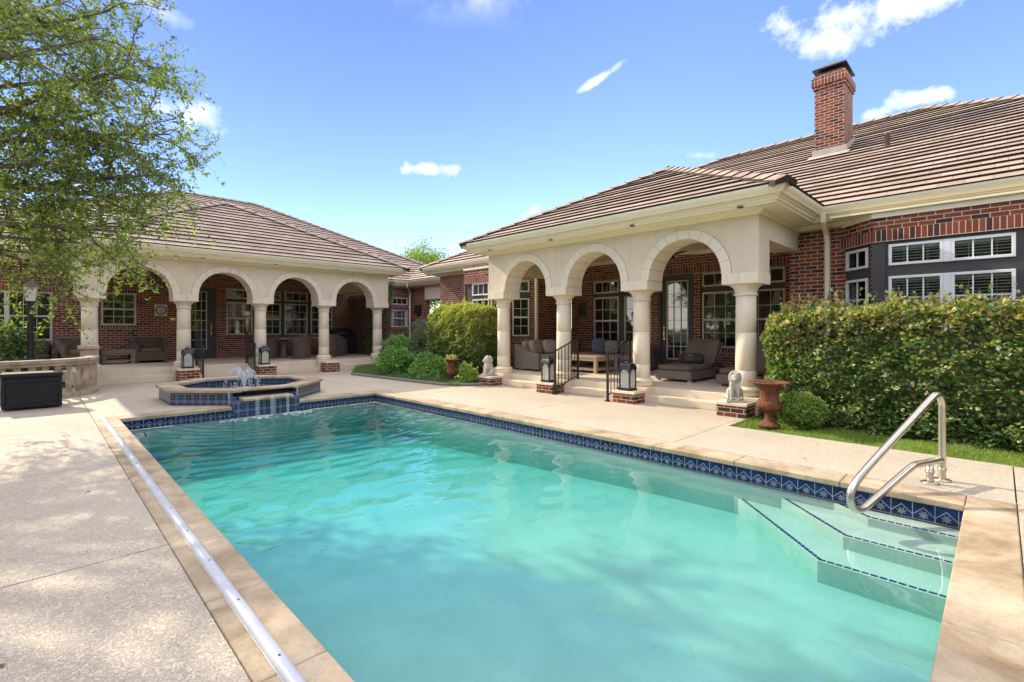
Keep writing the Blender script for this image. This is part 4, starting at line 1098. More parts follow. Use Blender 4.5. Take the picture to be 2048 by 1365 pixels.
# ================================================================ SPA
SP = wthing('raised_spa', 'raised octagonal spa with blue tiled walls, stone rim and spillway into the pool', 'spa', (3.32, 11.8, 0))
sx, sy = 3.30, 11.92
def octo(w):
    t = w * math.tan(R(22.5))
    return [(sx - t, sy - w), (sx + t, sy - w), (sx + w, sy - t), (sx + w, sy + t), (sx + t, sy + w), (sx - t, sy + w), (sx - w, sy + t), (sx - w, sy - t)]
def ring(mb, a, b, z0, z1, skip=(), gap=0.004):
    n = len(a)
    for i in range(n):
        if i in skip: continue
        j = (i + 1) % n
        A, B, Cc, D = map(Vector, (a[i], a[j], b[j], b[i]))
        mb.prism([tuple(A), tuple(B), tuple(Cc), tuple(D)], z0, z1)
wo, wi = 1.47, 1.22
m = MB(); ring(m, octo(wo), octo(wi), 0.0, 0.245, skip=(0,)); 
fo, fi = octo(wo), octo(wi)
m.prism([fo[0], fo[1], fi[1], fi[0]], 0.0, 0.165)
m.build('spa_wall', TILES, SP)
c = MB(); ring(c, octo(1.53), octo(1.16), 0.247, 0.305, skip=(0,))
q = octo(1.53); r_ = octo(1.16)
c.prism([q[0], (q[0][0] + .18, q[0][1]), (q[0][0] + .18, r_[0][1]), r_[0]], 0.247, 0.305); c.prism([(q[1][0] - .10, q[1][1]), q[1], r_[1], (q[1][0] - .10, r_[0][1])], 0.247, 0.305)
c.prism([(q[0][0] + .183, q[0][1]), (q[1][0] - .103, q[1][1]), (q[1][0] - .103, r_[0][1] - .05), (q[0][0] + .183, r_[0][1] - .05)], 0.262, 0.305)
c.build('spa_rim', COPING, SP, bevel=0.010)
MB().box(2.64, 3.86, 10.195, 10.449, -0.21, 0.10).build('spillway_wall', TILES, SP)
MB().box(2.64, 3.86, 10.19, 10.449, -0.95, -0.211).build('spillway_footing', PLASTER, SP)
MB().box(2.80, 3.72, 10.10, 10.50, 0.102, 0.150).build('spillway_ledge', COPING, SP, bevel=0.008)
m = MB(); ring(m, octo(1.215), octo(1.17), -0.6, 0.246); m.build('spa_inner_wall', TILEB, SP)
m = MB(); m.prism(octo(1.2), -0.62, -0.5); m.build('spa_floor', PLASTER, SP)
def wv2(X, Y):
    d = np.sqrt((X - sx) ** 2 + (Y - sy) ** 2)
    return 0.006 * np.sin(2 * np.pi * d / 0.16 + 2 * np.sin(4 * X)) * np.exp(-d / 0.8) + 0.002 * np.sin(17 * X + 9 * Y) + 0.002 * np.sin(23 * Y - 13 * X)
cw, fw_ = water_sheet('w', sx - 1.24, sx + 1.24, sy - 1.24, sy + 1.24, 0.165, 0.03, wv2)
cen = cw[fw_].mean(1); w_ = 1.19
dX = np.abs(cen[:, 0] - sx); dY = np.abs(cen[:, 1] - sy)
keep = (dX < w_) & (dY < w_) & (dX + dY < w_ * 1.41421)
o = np_mesh('spa_water', cw, fw_[keep], WATER, parent=SP)
o.data.transform(Matrix.Translation((-3.32, -11.8, 0)))
# fountain: arcs of thrown water breaking up into drops
rs = random.Random(5)
fj = MB(); dr = MB()
for k in range(15):
    a = 2 * math.pi * k / 15 + rs.uniform(-.15, .15); reach = rs.uniform(0.28, 0.46); hgt = rs.uniform(0.30, 0.44)
    if k % 4 == 0: reach *= 0.45; hgt *= 1.08
    pts = []
    for i in range(11):
        t = i / 10; rr = reach * t * 1.0; z = 0.165 + 4 * hgt * t * (1 - t) * (1.0 if t < .8 else .98)
        pts.append((sx + rr * math.cos(a), sy + rr * math.sin(a), z))
    fj.tube(pts[:9], 0.010, 0.005, n=6)
    for i in range(70):
        t = rs.uniform(0.3, 1.0); rr = reach * t + rs.gauss(0, .012); z = 0.165 + 4 * hgt * t * (1 - t) + rs.gauss(0, .015)
        s_ = rs.uniform(.003, .0075); aa = a + rs.gauss(0, .07)
        dr.blob((sx + rr * math.cos(aa), sy + rr * math.sin(aa), max(z, .17)), (s_, s_, s_ * rs.uniform(1, 2.6)), n=6, m=4)
F_ = wthing('fountain_jet', 'spray of white water arching up from the middle of the spa', 'fountain', (sx, sy, 0.16))
fj.build('water_arc', SPLASH, F_); dr.build('droplets', SPLASH, F_)
fo_ = MB()
for i in range(46):
    a = rs.uniform(0, 6.28); r0 = abs(rs.gauss(0, .16)); s_ = rs.uniform(.008, .022)
    fo_.blob((sx + r0 * math.cos(a), sy + r0 * math.sin(a), .17), (s_ * 1.4, s_ * 1.2, s_ * .55), n=7, m=4)
fo_.build('foam', SPLASH, F_)
# water falling over the spillway
fa = MB()
for (u, wd) in ((2.60, .02), (3.02, .035), (3.30, .05), (3.58, .03), (3.87, .022)):
    zt = 0.16 if 2.8 < u < 3.72 else 0.262; y0 = 10.10 if 2.8 < u < 3.72 else 10.37
    P_ = [(y0 + .05, zt + .004), (y0 - .01, zt), (y0 - .035, zt - .06), (y0 - .05, zt - .16), (y0 - .055, ZW)]
    for (ya, za), (yb, zb_) in zip(P_[:-1], P_[1:]):
        fa.add([(u - wd, ya, za), (u + wd, ya, za), (u + wd, yb, zb_), (u - wd, yb, zb_), (u - wd, ya + .004, za), (u + wd, ya + .004, za), (u + wd, yb + .004, zb_), (u - wd, yb + .004, zb_)],
               [(0, 1, 2, 3), (7, 6, 5, 4), (0, 3, 7, 4), (2, 1, 5, 6)], 0, True)
tag(fa.build('spillway_water', VEIL), 'thin veils of water falling from the spa spillway into the pool', 'waterfall')
fo_ = MB()
for i in range(150):
    u = rs.choice([3.0, 3.15, 3.55, 3.7, 3.85, 2.6]) + rs.gauss(0, .13); v_ = 10.05 - abs(rs.gauss(0, .16)); s_ = rs.uniform(.006, .02)
    fo_.blob((u, v_, ZW + .003), (s_ * 1.8, s_, s_ * .35), n=7, m=4)
tag(fo_.build('foam_patch', SPLASH), 'white foam bubbling on the pool below the spillway', 'foam', kind='stuff')

# ================================================================ POOLSIDE METAL
H = wthing('pool_handrail', 'stainless steel triangular handrail bolted to the deck at the pool steps', 'handrail', (6.25, .44, 0))
B0 = Vector((6.35, .40, 0)); uu = Vector((-.936, .353, 0)).normalized()
def HP(a, z): q = B0 + uu * a; return (q.x, q.y, z)
loop = spline([HP(0, 0.0), HP(0, 0.35), HP(0, .66), HP(.008, .765), HP(.055, .835), HP(.125, .846), HP(.215, .805), HP(.50, .650), HP(.84, .466), HP(1.25, .235), HP(1.405, .12), HP(1.44, .02), HP(1.385, -.07), HP(1.27, -.085), HP(1.12, -.035), HP(.80, .09), HP(.55, .185), HP(.45, .205), HP(.25, .205), HP(.024, .205)], 8)
MB().tube(loop, 0.031, n=16).build('rail_tube', STEEL, H)
MB().tube([HP(.215, .0), HP(.215, .19)], 0.029, n=14).build('post', STEEL, H)
for a in (0, .215):
    q = B0 + uu * a
    MB().lathe(q.x, q.y, [(.072, .002), (.072, .010), (.060, .016), (.036, .022)], 28).build('base_flange', STEEL, H)
    MB().lathe(q.x, q.y, [(.036, .10), (.036, .125)], 20).build('collar', STEEL, H)
# cover track along the left coping
T_ = wthing('pool_cover_track', 'long white half-round metal track screwed along the left pool edge', 'cover track', (.775, 4, 0))
m = MB(); y0, y1 = 0.3, 10.55; n = 10; V = []
ys_ = np.linspace(y0, y1, 2)
for y in ys_:
    for k in range(n + 1): a = math.pi * k / n; V.append((.772 - .033 * math.cos(a), y, .006 + .028 * math.sin(a) ** .7))
m.add(V, [(k, k + 1, n + 2 + k, n + 1 + k) for k in range(n)], 0, True); m.add(V[:n+1], [tuple(range(n + 1))]); m.add(V[n+1:], [tuple(range(n + 1))[::-1]])
m.build('track', ALU, T_)
for y in np.arange(1.65, 10.4, .62):
    MB().lathe(.772, float(y), [(.006, .032), (.006, .0355), (.004, .037)], 10).build('screw', IRON, T_)
MB().box(.736, .808, .3, 10.55, 0.0045, 0.007).build('track_base', ALU, T_)
T2 = wthing('pool_cover_track', 'thin flush white and blue track line along the far long edge of the pool', 'cover track', (5.93, 4, 0))
MB().box(5.915, 5.935, -0.1, 10.3, 0.0, 0.010).build('track', ALU, T2)
MB().box(5.9355, 5.944, -0.1, 10.3, 0.0, 0.007).build('blue_insert', BLUELINE, T2)

# ================================================================ LANTERNS
def make_lantern():
    t = thing('floor_lantern', None, 'lantern'); s = .125; h = .43
    m = MB(); m.box(-s - .012, s + .012, -s - .012, s + .012, 0, .035); m.box(-s, s, -s, s, .035, .05)
    for sx_ in (-1, 1):
        for sy_ in (-1, 1): m.box(sx_ * s, sx_ * (s - .026), sy_ * s, sy_ * (s - .026), .05, h)
    m.build('lantern_frame', LEADGREY, t, bevel=.003)
    # arched window heads on four sides
    for rot in range(4):
        mm = MB(); N_ = 10; r = s - .03; zc = h - r - .0
        V = []
        for k in range(N_ + 1):
            a = math.pi * k / N_; x = r * math.cos(a); z = zc + r * math.sin(a)
            V += [(x, -s, z), (x, -s, h + .002), (x, -s + .012, z), (x, -s + .012, h + .002)]
        fs = []
        for k in range(N_): fs += [(4*k, 4*k+1, 4*k+5, 4*k+4), (4*k+2, 4*k+6, 4*k+7, 4*k+3), (4*k, 4*k+4, 4*k+6, 4*k+2)]
        mm.add(V, fs); mm.xform(Matrix.Rotation(rot * math.pi / 2, 4, 'Z')); mm.build('arch', LEADGREY, t)
        g_ = MB().box(-s + .02, s - .02, -s + .016, -s + .019, .05, h); g_.xform(Matrix.Rotation(rot * math.pi / 2, 4, 'Z')); g_.build('pane', FROST, t)
    m = MB(); N_ = 10; V = []       # swept pagoda cap
    for j in range(N_ + 1):
        u = j / N_; w_ = (s + .012) * (1 - u) ** .55 * (1) + .035 * u; w_ = max(w_, .035); z = h + .0 + .12 * math.sin(u * math.pi / 2)
        V += [(-w_, -w_, z), (w_, -w_, z), (w_, w_, z), (-w_, w_, z)]
    m.add(V, [(4*j + k, 4*j + (k+1) % 4, 4*(j+1) + (k+1) % 4, 4*(j+1) + k) for j in range(N_) for k in range(4)], 0, False)
    m.add(V[:4], [(3, 2, 1, 0)]); m.add(V[-4:], [(0, 1, 2, 3)])
    m.lathe(0, 0, [(.05, h + .118), (.055, h + .13), (.045, h + .15), (.02, h + .158)], 16)
    c = m.build('lantern_cap', LEADGREY, t)
    MB().tube([(.045 * math.cos(a), 0, h + .165 + .045 * (math.sin(a))) for a in np.linspace(0, 2 * math.pi, 20)[:-1]], .005, closed=True, n=6).build('ring', LEADGREY, c)
    MB().lathe(0, 0, [(.035, .052), (.035, .24), (.03, .245), (.006, .245), (.003, .27)], 16).build('candle', m_plain('candle_wax', (.75, .68, .5), .5), t)
    return t
lan = make_lantern()
LP = [((8.52, 7.42, .247), 'grey metal lantern on the brick pier left of the right porch steps', 0),
      ((8.52, 5.30, .247), 'grey metal lantern on the brick pier right of the right porch steps', 0),
      ((3.04, 16.28, .362), 'black arched lantern on the brick pier left of the spa porch steps', 0),
      ((5.08, 16.28, .362), 'black arched lantern on the brick pier behind the spa fountain, right of the door', 0)]
for i, (p, lb, a) in enumerate(LP):
    o = lan if i == 0 else copy_tree(lan)
    o.location = p; tag(o, lb, 'lantern', 'lanterns on the brick piers')

# ================================================================ LIONS (one continuous figure each, on a slab)
def make_lion():
    t = thing('lion_statue', None, 'statue')
    m = MB()                                           # sits facing -X
    B = m.blob
    B((.035, 0, .20), (.075, .085, .13), Matrix.Rotation(R(-14), 3, 'Y'))
    B((-.02, 0, .25), (.075, .085, .105))
    B((.085, 0, .10), (.085, .10, .075))
    B((-.035, 0, .36), (.088, .092, .105)); B((.02, 0, .37), (.075, .085, .10)); B((-.03, 0, .28), (.078, .082, .09))
    for k in range(16):
        a = 2 * math.pi * k / 16; B((-.05 + .012 * math.cos(3 * a), .078 * math.sin(a), .365 + .088 * math.cos(a)), (.03, .024, .028), n=8, m=6)
    for k in range(9):
        a = -1.2 + 2.4 * k / 8; B((-.085 + .01 * abs(a), .055 * math.sin(a), .285 - .03 * math.cos(a)), (.024, .02, .035), n=8, m=6)
    B((-.105, 0, .365), (.045, .048, .055)); B((-.145, 0, .345), (.035, .030, .028)); B((-.172, 0, .352), (.010, .014, .009))
    B((-.145, 0, .322), (.026, .024, .012)); B((-.128, .022, .385), (.014, .012, .008)); B((-.128, -.022, .385), (.014, .012, .008))
    B((-.085, .05, .435), (.016, .018, .022)); B((-.085, -.05, .435), (.016, .018, .022))
    for s in (-1, 1):
        m.tube([(-.07, s * .048, .27), (-.10, s * .05, .17), (-.105, s * .05, .10), (-.108, s * .05, .045)], .036, .025, n=10)
        B((-.125, s * .05, .048), (.040, .028, .020))
        B((.055, s * .085, .12), (.075, .042, .085)); B((.0, s * .098, .06), (.065, .028, .030)); B((-.05, s * .10, .045), (.040, .026, .018))
    m.tube([(.15, .02, .05), (.17, .07, .05), (.10, .13, .05), (.02, .14, .05)], .016, .013, n=8); B((.01, .14, .052), (.026, .02, .02))
    m.box(-.09, .10, -.07, .07, .028, .06)
    b = m.build('lion_body', LIONM, t)
    r = b.modifiers.new('remesh', 'REMESH'); r.mode = 'VOXEL'; r.voxel_size = .0065; r.use_smooth_shade = True
    sm = b.modifiers.new('smooth', 'SMOOTH'); sm.factor = .5; sm.iterations = 2
    MB().box(-.17, .17, -.125, .125, 0, .034).build('base_slab', LIONM, t, bevel=.006)
    return t
li = make_lion(); li.location = (8.51, 3.19, .247); li.rotation_euler = (0, 0, R(22)); li.scale = (1.08, 1.08, 1.12)
tag(li, 'cast stone sitting lion on the brick pier beside the large rust urn', 'statue', 'sitting lion statues on the porch piers')
l2 = copy_tree(li); l2.location = (8.51, 9.50, .247); l2.rotation_euler = (0, 0, R(-18))
tag(l2, 'pale stone sitting lion on the farthest pier of the right porch, by the round shrubs', 'statue')

# ================================================================ URNS
def make_urn():
    t = thing('garden_urn', None, 'urn')
    flu = lambda a, z: (1 + .045 * abs(math.sin(9 * a)) if .25 < z < .40 else 1) * (1 + (.035 * math.sin(22 * a) if z > .672 else 0))
    m = MB()
    m.lathe(0, 0, [(.165, 0), (.165, .02), (.155, .035), (.125, .055), (.085, .085), (.066, .12), (.060, .165), (.066, .20), (.10, .225), (.115, .235),
                   (.150, .262), (.182, .30), (.188, .335), (.175, .37), (.150, .395), (.140, .405), (.146, .412), (.142, .425), (.138, .47), (.142, .54), (.158, .60), (.185, .64), (.24, .665), (.305, .674), (.310, .684), (.30, .692), (.235, .688), (.19, .665), (.15, .60), (.13, .50), (.0, .50)], 72, mod=flu)
    m.build('urn_body', URNM, t)
    MB().lathe(0, 0, [(.145, .585), (.10, .60), (.0, .605)], 24, cap=False).build('potting_soil', SOIL, t)
    return t
u1 = make_urn(); u1.location = (7.97, 2.48, 0.0)
u1.scale = (.95, .95, .99)
tag(u1, 'large rust brown fluted urn on the grass beside the right lion pier', 'urn', 'rusty iron garden urns')
u2 = copy_tree(u1); u2.location = (7.95, 10.40, 0.0); u2.scale = (.72, .72, .97)
tag(u2, 'smaller terracotta coloured urn among the leafy plants in the corner bed', 'urn')

# ================================================================ STAIR RAILINGS
def make_rail(drop):
    t = thing('stair_railing', None, 'railing')        # local: x along the run (0 = low post), z up
    L = .84; zt0, zt1 = 1.0, 1.0 + drop; zb0, zb1 = .12, .12 + drop - .03
    for (x, z0, z1) in ((0, 0, zt0 + .02), (L, drop - .03, zt1 + .02)):
        m = MB(); m.box(x - .02, x + .02, -.02, .02, z0, z1); p = m.build('post', IRON, t)
        MB().box(x - .055, x + .055, -.055, .055, z0, z0 + .012).build('foot_plate', IRON, p)
        MB().lathe(x, 0, [(.042, z0 + .012), (.03, z0 + .05), (.022, z0 + .06)], 4).build('shoe', IRON, p)
        MB().blob((x, 0, z1 + .012), (.021, .021, .018)).build('finial', IRON, p)
    MB().tube([(0, 0, zt0 - .02), (L, 0, zt1 - .02)], .018, n=4, smooth=False).build('top_rail', IRON, t)
    MB().tube([(0, 0, zb0), (L, 0, zb1)], .014, n=4, smooth=False).build('bottom_rail', IRON, t)
    for i in range(1, 7):
        x = L * i / 7; k = x / L
        MB().box(x - .007, x + .007, -.007, .007, zb0 + (zb1 - zb0) * k, zt0 - .02 + (zt1 - zt0) * k).build('baluster', IRON, t)
    return t
r0 = make_rail(.29); r0.location = (8.36, 7.09, 0)
tag(r0, 'black iron railing on the left side of the right porch steps', 'railing', 'black iron stair railings')
r1 = copy_tree(r0); r1.location = (8.34, 5.66, 0); tag(r1, 'black iron railing on the right side of the right porch steps', 'railing')
r2 = make_rail(.385); r2.location = (3.385, 16.08, 0); r2.rotation_euler = (0, 0, R(90)); tag(r2, 'black iron railing on the left of the spa porch steps, near the glazed door', 'railing', 'black iron stair railings')
r3 = copy_tree(r2); r3.location = (4.75, 16.08, 0); tag(r3, 'black iron railing on the right of the spa porch steps, behind the fountain spray', 'railing')

# ================================================================ FURNITURE
def cushion(mb, cx, cy, cz, sx_, sy_, sz_, rot=None, e=.35, n=20):
    mb.blob((cx, cy, cz), (sx_ / 2, sy_ / 2, sz_ / 2), rot, n=n, m=12, e=e)
def cushion_thing(name, label, c, s, rot, mat, group=None, cat='cushion'):
    m = MB(); cushion(m, 0, 0, 0, *s, e=.5)
    o = m.build(name, mat); o.location = c; o.rotation_euler = rot
    return tag(o, label, cat, group)
ZR, ZL = 0.29, 0.385
# sectional wicker sofa in the corner of the right porch: two pieces
def sofa(name, label, loc, rz, L, D=.95, arms=(1, 1), wick=WICKG, cus=CUSH):
    t = thing(name, label, 'sofa', loc, rz)              # local: x along the seat, back at +y
    m = MB(); m.box(0, L, 0, D, .05, .30); m.build('seat_frame', wick, t, bevel=.03, seg=3)
    m = MB(); m.box(0, L, D - .14, D, .3005, .70); m.build('backrest', wick, t, bevel=.04, seg=3)
    for k, x in ((0, -.012), (1, L - .118)):
        if not arms[k]: continue
        m = MB(); P = []                                  # sweeping arm, high at the back
        prof = [(.0, .05), (.0, .50), (.10, .51), (.28, .53), (.50, .58), (.70, .665), (D, .735), (D, .05)]
        for xx in (x, x + .13): P += [(xx, y, z) for y, z in prof]
        k_ = len(prof); m.add(P, [tuple(range(k_)), tuple(range(2 * k_ - 1, k_ - 1, -1))] + [(i, k_ + i, k_ + (i + 1) % k_, (i + 1) % k_) for i in range(k_)])
        m.xform(Matrix.Translation((0, -.012, 0)))
        m.build('arm', wick, t, bevel=.02)
    n = max(1, round((L - .2) / .72)); a = .13 if arms[0] else .01; b = L - (.13 if arms[1] else .01); w_ = (b - a) / n
    for i in range(n):
        m = MB(); cushion(m, a + w_ * (i + .5), (D - .14) / 2, .375, w_ - .01, D - .16, .16, e=.28); m.build('seat_cushion', cus, t)
        m = MB(); cushion(m, a + w_ * (i + .5), D - .22, .63, w_ - .02, .17, .42, Matrix.Rotation(R(-8), 3, 'X'), e=.35); m.build('back_cushion', cus, t)
    for x in (.06, L - .06):
        for y in (.06, D - .06): MB().box(x - .03, x + .03, y - .03, y + .03, 0, .049).build('leg', DARKTRIM, t)
    return t
sofa('wicker_sofa', 'grey wicker sofa with high sweeping arm against the end wall of the right porch', (9.92, 9.02, ZR), 0, 2.75, arms=(1, 0))
sofa('wicker_sofa', 'grey wicker sofa under the window behind the pale wooden coffee table', (12.68, 8.95, ZR), 0, 2.0, arms=(0, 1)).rotation_euler = (0, 0, R(-90))
bpy.context.view_layer.update()
so2 = [o for o in C.objects if o.name.startswith('wicker_sofa') and o.parent is None][1]
so2.location = (11.72, 8.98, ZR)
cushion_thing('pillow', 'tan pillow leaning on the arm end of the wicker sofa', (10.38, 9.55, ZR + .66), (.50, .20, .42), (R(-14), 0, R(10)), CUSH, 'loose pillows on the wicker sofas')
cushion_thing('pillow', 'plain light tan pillow second from the sofa arm, in front of the end wall', (10.95, 9.5, ZR + .66), (.48, .20, .42), (R(-14), 0, R(-8)), CUSHL, 'loose pillows on the wicker sofas')
cushion_thing('pillow', 'patterned blue grey square pillow on the sofa under the porch window', (12.15, 8.55, ZR + .68), (.46, .18, .46), (R(-8), 0, R(-62)), CUSHP, 'loose pillows on the wicker sofas')
cushion_thing('pillow', 'soft beige pillow beside the patterned blue grey pillow', (12.12, 8.08, ZR + .65), (.42, .18, .40), (R(-10), 0, R(-80)), CUSH, 'loose pillows on the wicker sofas')
def make_table(name, label, loc, rz, L, Wd, H_, mat, th=.06, leg=.09, shelf=True):
    t = thing(name, label, 'table', loc, rz)
    m = MB(); k = 5 if mat is PALEWOOD else 1
    for i in range(k): m.box(0, L, Wd * i / k + .002, Wd * (i + 1) / k - .002, H_ - th, H_)
    m.build('table_top', mat, t, bevel=.005)
    for x in (0, L - leg):
        for y in (0, Wd - leg): MB().box(x + .003, x + leg, y + .003, y + leg - .003, 0, H_ - th - .001).build('leg', mat, t, bevel=.006)
    m = MB()
    for y in (.01, Wd - .05): m.box(leg + .001, L - leg - .001, y, y + .04, H_ - th - .07, H_ - th - .001)
    for x in (.01, L - .05): m.box(x, x + .04, leg + .001, Wd - leg - .001, H_ - th - .07, H_ - th - .001)
    m.build('apron', mat, t)
    if shelf: MB().box(.04, L - .04, .03, Wd - .03, .07, .13).build('lower_shelf', mat, t)
    return t
make_table('coffee_table', 'pale teak coffee table between the two railings, in front of the wicker sofas', (10.52, 7.50, ZR), 0, 1.05, 1.35, .46, PALEWOOD)
# chaise longues
def make_chaise():
    t = thing('chaise_longue', None, 'lounger')          # foot end at x = 0, head at +x
    m = MB(); m.box(0, 1.55, 0, .88, .05, .25); m.build('wicker_base', WICKG, t, bevel=.035, seg=3)
    for x in (.07, 1.45):
        for y in (.07, .81): MB().box(x - .035, x + .035, y - .035, y + .035, 0, .049).build('leg', PALEWOOD, t)
    m = MB(); cushion(m, .66, .44, .31, 1.30, .84, .13, e=.25); m.build('seat_cushion', CUSHB, t)
    rot = Matrix.Rotation(R(-52), 3, 'Y')
    m = MB(); cushion(m, 1.50, .44, .60, .80, .80, .13, rot, e=.25); m.build('back_cushion', CUSHB, t)
    m = MB(); m.box(-.40, .40, -.42, .42, -.02, .02); m.xform(Matrix.Translation((1.57, .44, .545)) @ Matrix.Rotation(R(-52), 4, 'Y')); m.build('backrest', WICKG, t, bevel=.01)
    return t
c1 = make_chaise(); c1.location = (10.22, 4.76, ZR)
tag(c1, 'wicker chaise longue with raised back in front of the porch door, dark pillow on it', 'lounger', 'wicker chaise longues on the right porch')
c2 = copy_tree(c1); c2.location = (10.15, 3.32, ZR)
tag(c2, 'wicker chaise longue mostly hidden behind the front column and the lion', 'lounger')
p = cushion_thing('pillow', 'dark lumbar pillow with a pale round monogram on the chaise longue', (11.15, 5.2, ZR + .48), (.62, .17, .27), (R(-38), 0, R(-90)), CUSHD)
mg = MB(); mg.tube([(.10 * math.cos(a), -.083, .075 * math.sin(a)) for a in np.linspace(0, 2 * math.pi, 28)[:-1]], .004, closed=True, n=5)
mg.tube([(-.045, -.088, .03), (-.01, -.089, .04), (.04, -.088, .028)], .005, n=5); mg.tube([(0, -.089, .035), (-.008, -.089, 0), (.01, -.089, -.04)], .005, n=5)
mg.build('monogram', CUSHL, p)
st_ = thing('side_table', 'small black cross-legged metal table between the two chaise longues', 'table', (11.5, 4.45, ZR))
MB().box(-.24, .24, -.24, .24, .44, .465).build('table_top', IRON, st_, bevel=.004)
for y in (-.2, .2):
    for s in (-1, 1): MB().tube([(-.2 * s, y, 0.01), (.2 * s, y, .44)], .010, n=6).build('leg', IRON, st_)
# left porch
def make_armchair():
    t = thing('wicker_armchair', None, 'armchair')       # faces -y
    m = MB(); m.box(-.42, .42, -.38, .38, .07, .36); m.build('seat_frame', WICKB, t, bevel=.02)
    m = MB(); V = [(-.44, .30, .0), (.44, .30, .0), (.40, .40, .84), (-.40, .40, .84), (-.44, .42, .0), (.44, .42, .0), (.40, .47, .84), (-.40, .47, .84)]
    m.add(V, [(0,1,2,3), (5,4,7,6), (3,2,6,7), (0,3,7,4), (1,5,6,2), (0,4,5,1)]); m.build('backrest', WICKB, t, bevel=.03, seg=3)
    for s in (-1, 1):
        m = MB(); prof = [(-.40, .0), (-.40, .60), (-.30, .63), (.0, .65), (.29, .78), (.299, .0)]
        k_ = len(prof); P = [(s * .43, y, z) for y, z in prof] + [(s * .33, y, z) for y, z in prof]
        m.add(P, [tuple(range(k_)), tuple(range(2 * k_ - 1, k_ - 1, -1))] + [(i, k_ + i, k_ + (i + 1) % k_, (i + 1) % k_) for i in range(k_)])
        m.build('arm', WICKB, t, bevel=.02)
    m = MB(); cushion(m, 0, -.04, .41, .64, .62, .12, e=.3); m.build('seat_cushion', CUSHB, t)
    return t
a1 = make_armchair(); a1.location = (2.62, 19.65, ZL); tag(a1, 'brown wicker armchair under the wall clock, right of the low grey table', 'armchair', 'brown wicker armchairs on the left porch')
a2 = copy_tree(a1); a2.location = (.85, 19.30, ZL); a2.rotation_euler = (0, 0, R(12)); tag(a2, 'brown wicker armchair half hidden behind the leftmost column', 'armchair')
make_table('coffee_table', 'low square grey table between the two brown armchairs', (1.38, 19.25, ZL), 0, .82, .62, .44, GREYWOOD, th=.07, leg=.11)
sofa('garden_sofa', 'dark low sofa behind the stone balustrade, under the left window', (-1.5, 18.9, .30), 0, 1.9, D=.85, wick=WICKD, cus=CUSHD)
def make_dining_chair():
    t = thing('dining_chair', None, 'chair')             # barrel chair, back towards -y
    N_ = 18; V = []; rad = .33
    for j, (z, k) in enumerate(((0.02, .90), (.25, .93), (.5, .97), (1.0, 1.12))):
        for i in range(N_ + 1):
            a = math.pi + math.pi * i / N_ ; sp = .30
            zz = z if j < 3 else .88 - .24 * abs(math.cos(a)) ** 2.2
            V.append((k * rad * math.cos(a), k * rad * math.sin(a) * 1.05, zz))
        for i in range(N_ + 1):
            a = 2 * math.pi - math.pi * i / N_
            zz = z if j < 3 else .88 - .24 * abs(math.cos(a)) ** 2.2
            V.append((k * (rad - .045) * math.cos(a), k * (rad - .045) * math.sin(a) * 1.05 , zz))
    n = 2 * (N_ + 1); fs = [(j*n + i, j*n + (i+1) % n, (j+1)*n + (i+1) % n, (j+1)*n + i) for j in range(3) for i in range(n)]
    m = MB(); m.add(V, fs, 0, False); m.add([V[3*n + i] for i in range(n)], [(i, i + 1, n - 2 - i, n - 1 - i) for i in range(N_)]) 
    m.build('shell', WICKB, t)
    m = MB(); m.box(-.27, .27, -.2, .26, .08, .42); m.build('seat_frame', WICKB, t, bevel=.02)
    m = MB(); cushion(m, 0, .03, .455, .5, .5, .09, e=.35); m.build('seat_cushion', CUSHB, t)
    return t
d0 = make_dining_chair()
DC = [((6.05, 18.95), 55, 'brown wicker dining chair left of the stone pedestal table'), ((6.95, 18.15), 4, 'brown wicker dining chair seen squarely from behind in the third arch'),
      ((8.0, 18.3), -12, 'brown wicker dining chair just right of the column between the third and fourth arches'), ((8.75, 18.95), -50, 'brown wicker dining chair at the right end of the table, back against the trellis wall')]
for i, (p, a, lb) in enumerate(DC):
    o = d0 if i == 0 else copy_tree(d0); o.location = (*p, ZL); o.rotation_euler = (0, 0, R(a)); tag(o, lb, 'chair', 'wicker chairs round the pedestal table')
t = thing('dining_table', 'grey stone dining table with pedestal legs between the wicker chairs', 'table', (7.35, 19.05, ZL))
MB().box(-1.05, 1.05, -.45, .45, .70, .76).build('table_top', GREYWOOD, t, bevel=.01)
for x in (-.72, .72): MB().lathe(x, 0, [(.16, 0), (.15, .05), (.10, .12), (.085, .5), (.10, .62), (.14, .699)], 16).build('pedestal', GREYWOOD, t)
g_ = thing('barbecue_grill', 'black covered barbecue against the wall behind the last dining chairs', 'grill', (9.3, 20.0, ZL))
MB().box(-.55, .55, -.28, .28, .08, .78).build('grill_cabinet', BLACKP, g_, bevel=.02)
m = MB(); m.blob((0, 0, .80), (.50, .27, .30), e=.5, n=20, m=12); m.build('grill_lid', BLACKP, g_)
MB().tube([(-.3, -.30, .90), (.3, -.30, .90)], .012, n=6).build('handle', STEEL, g_)
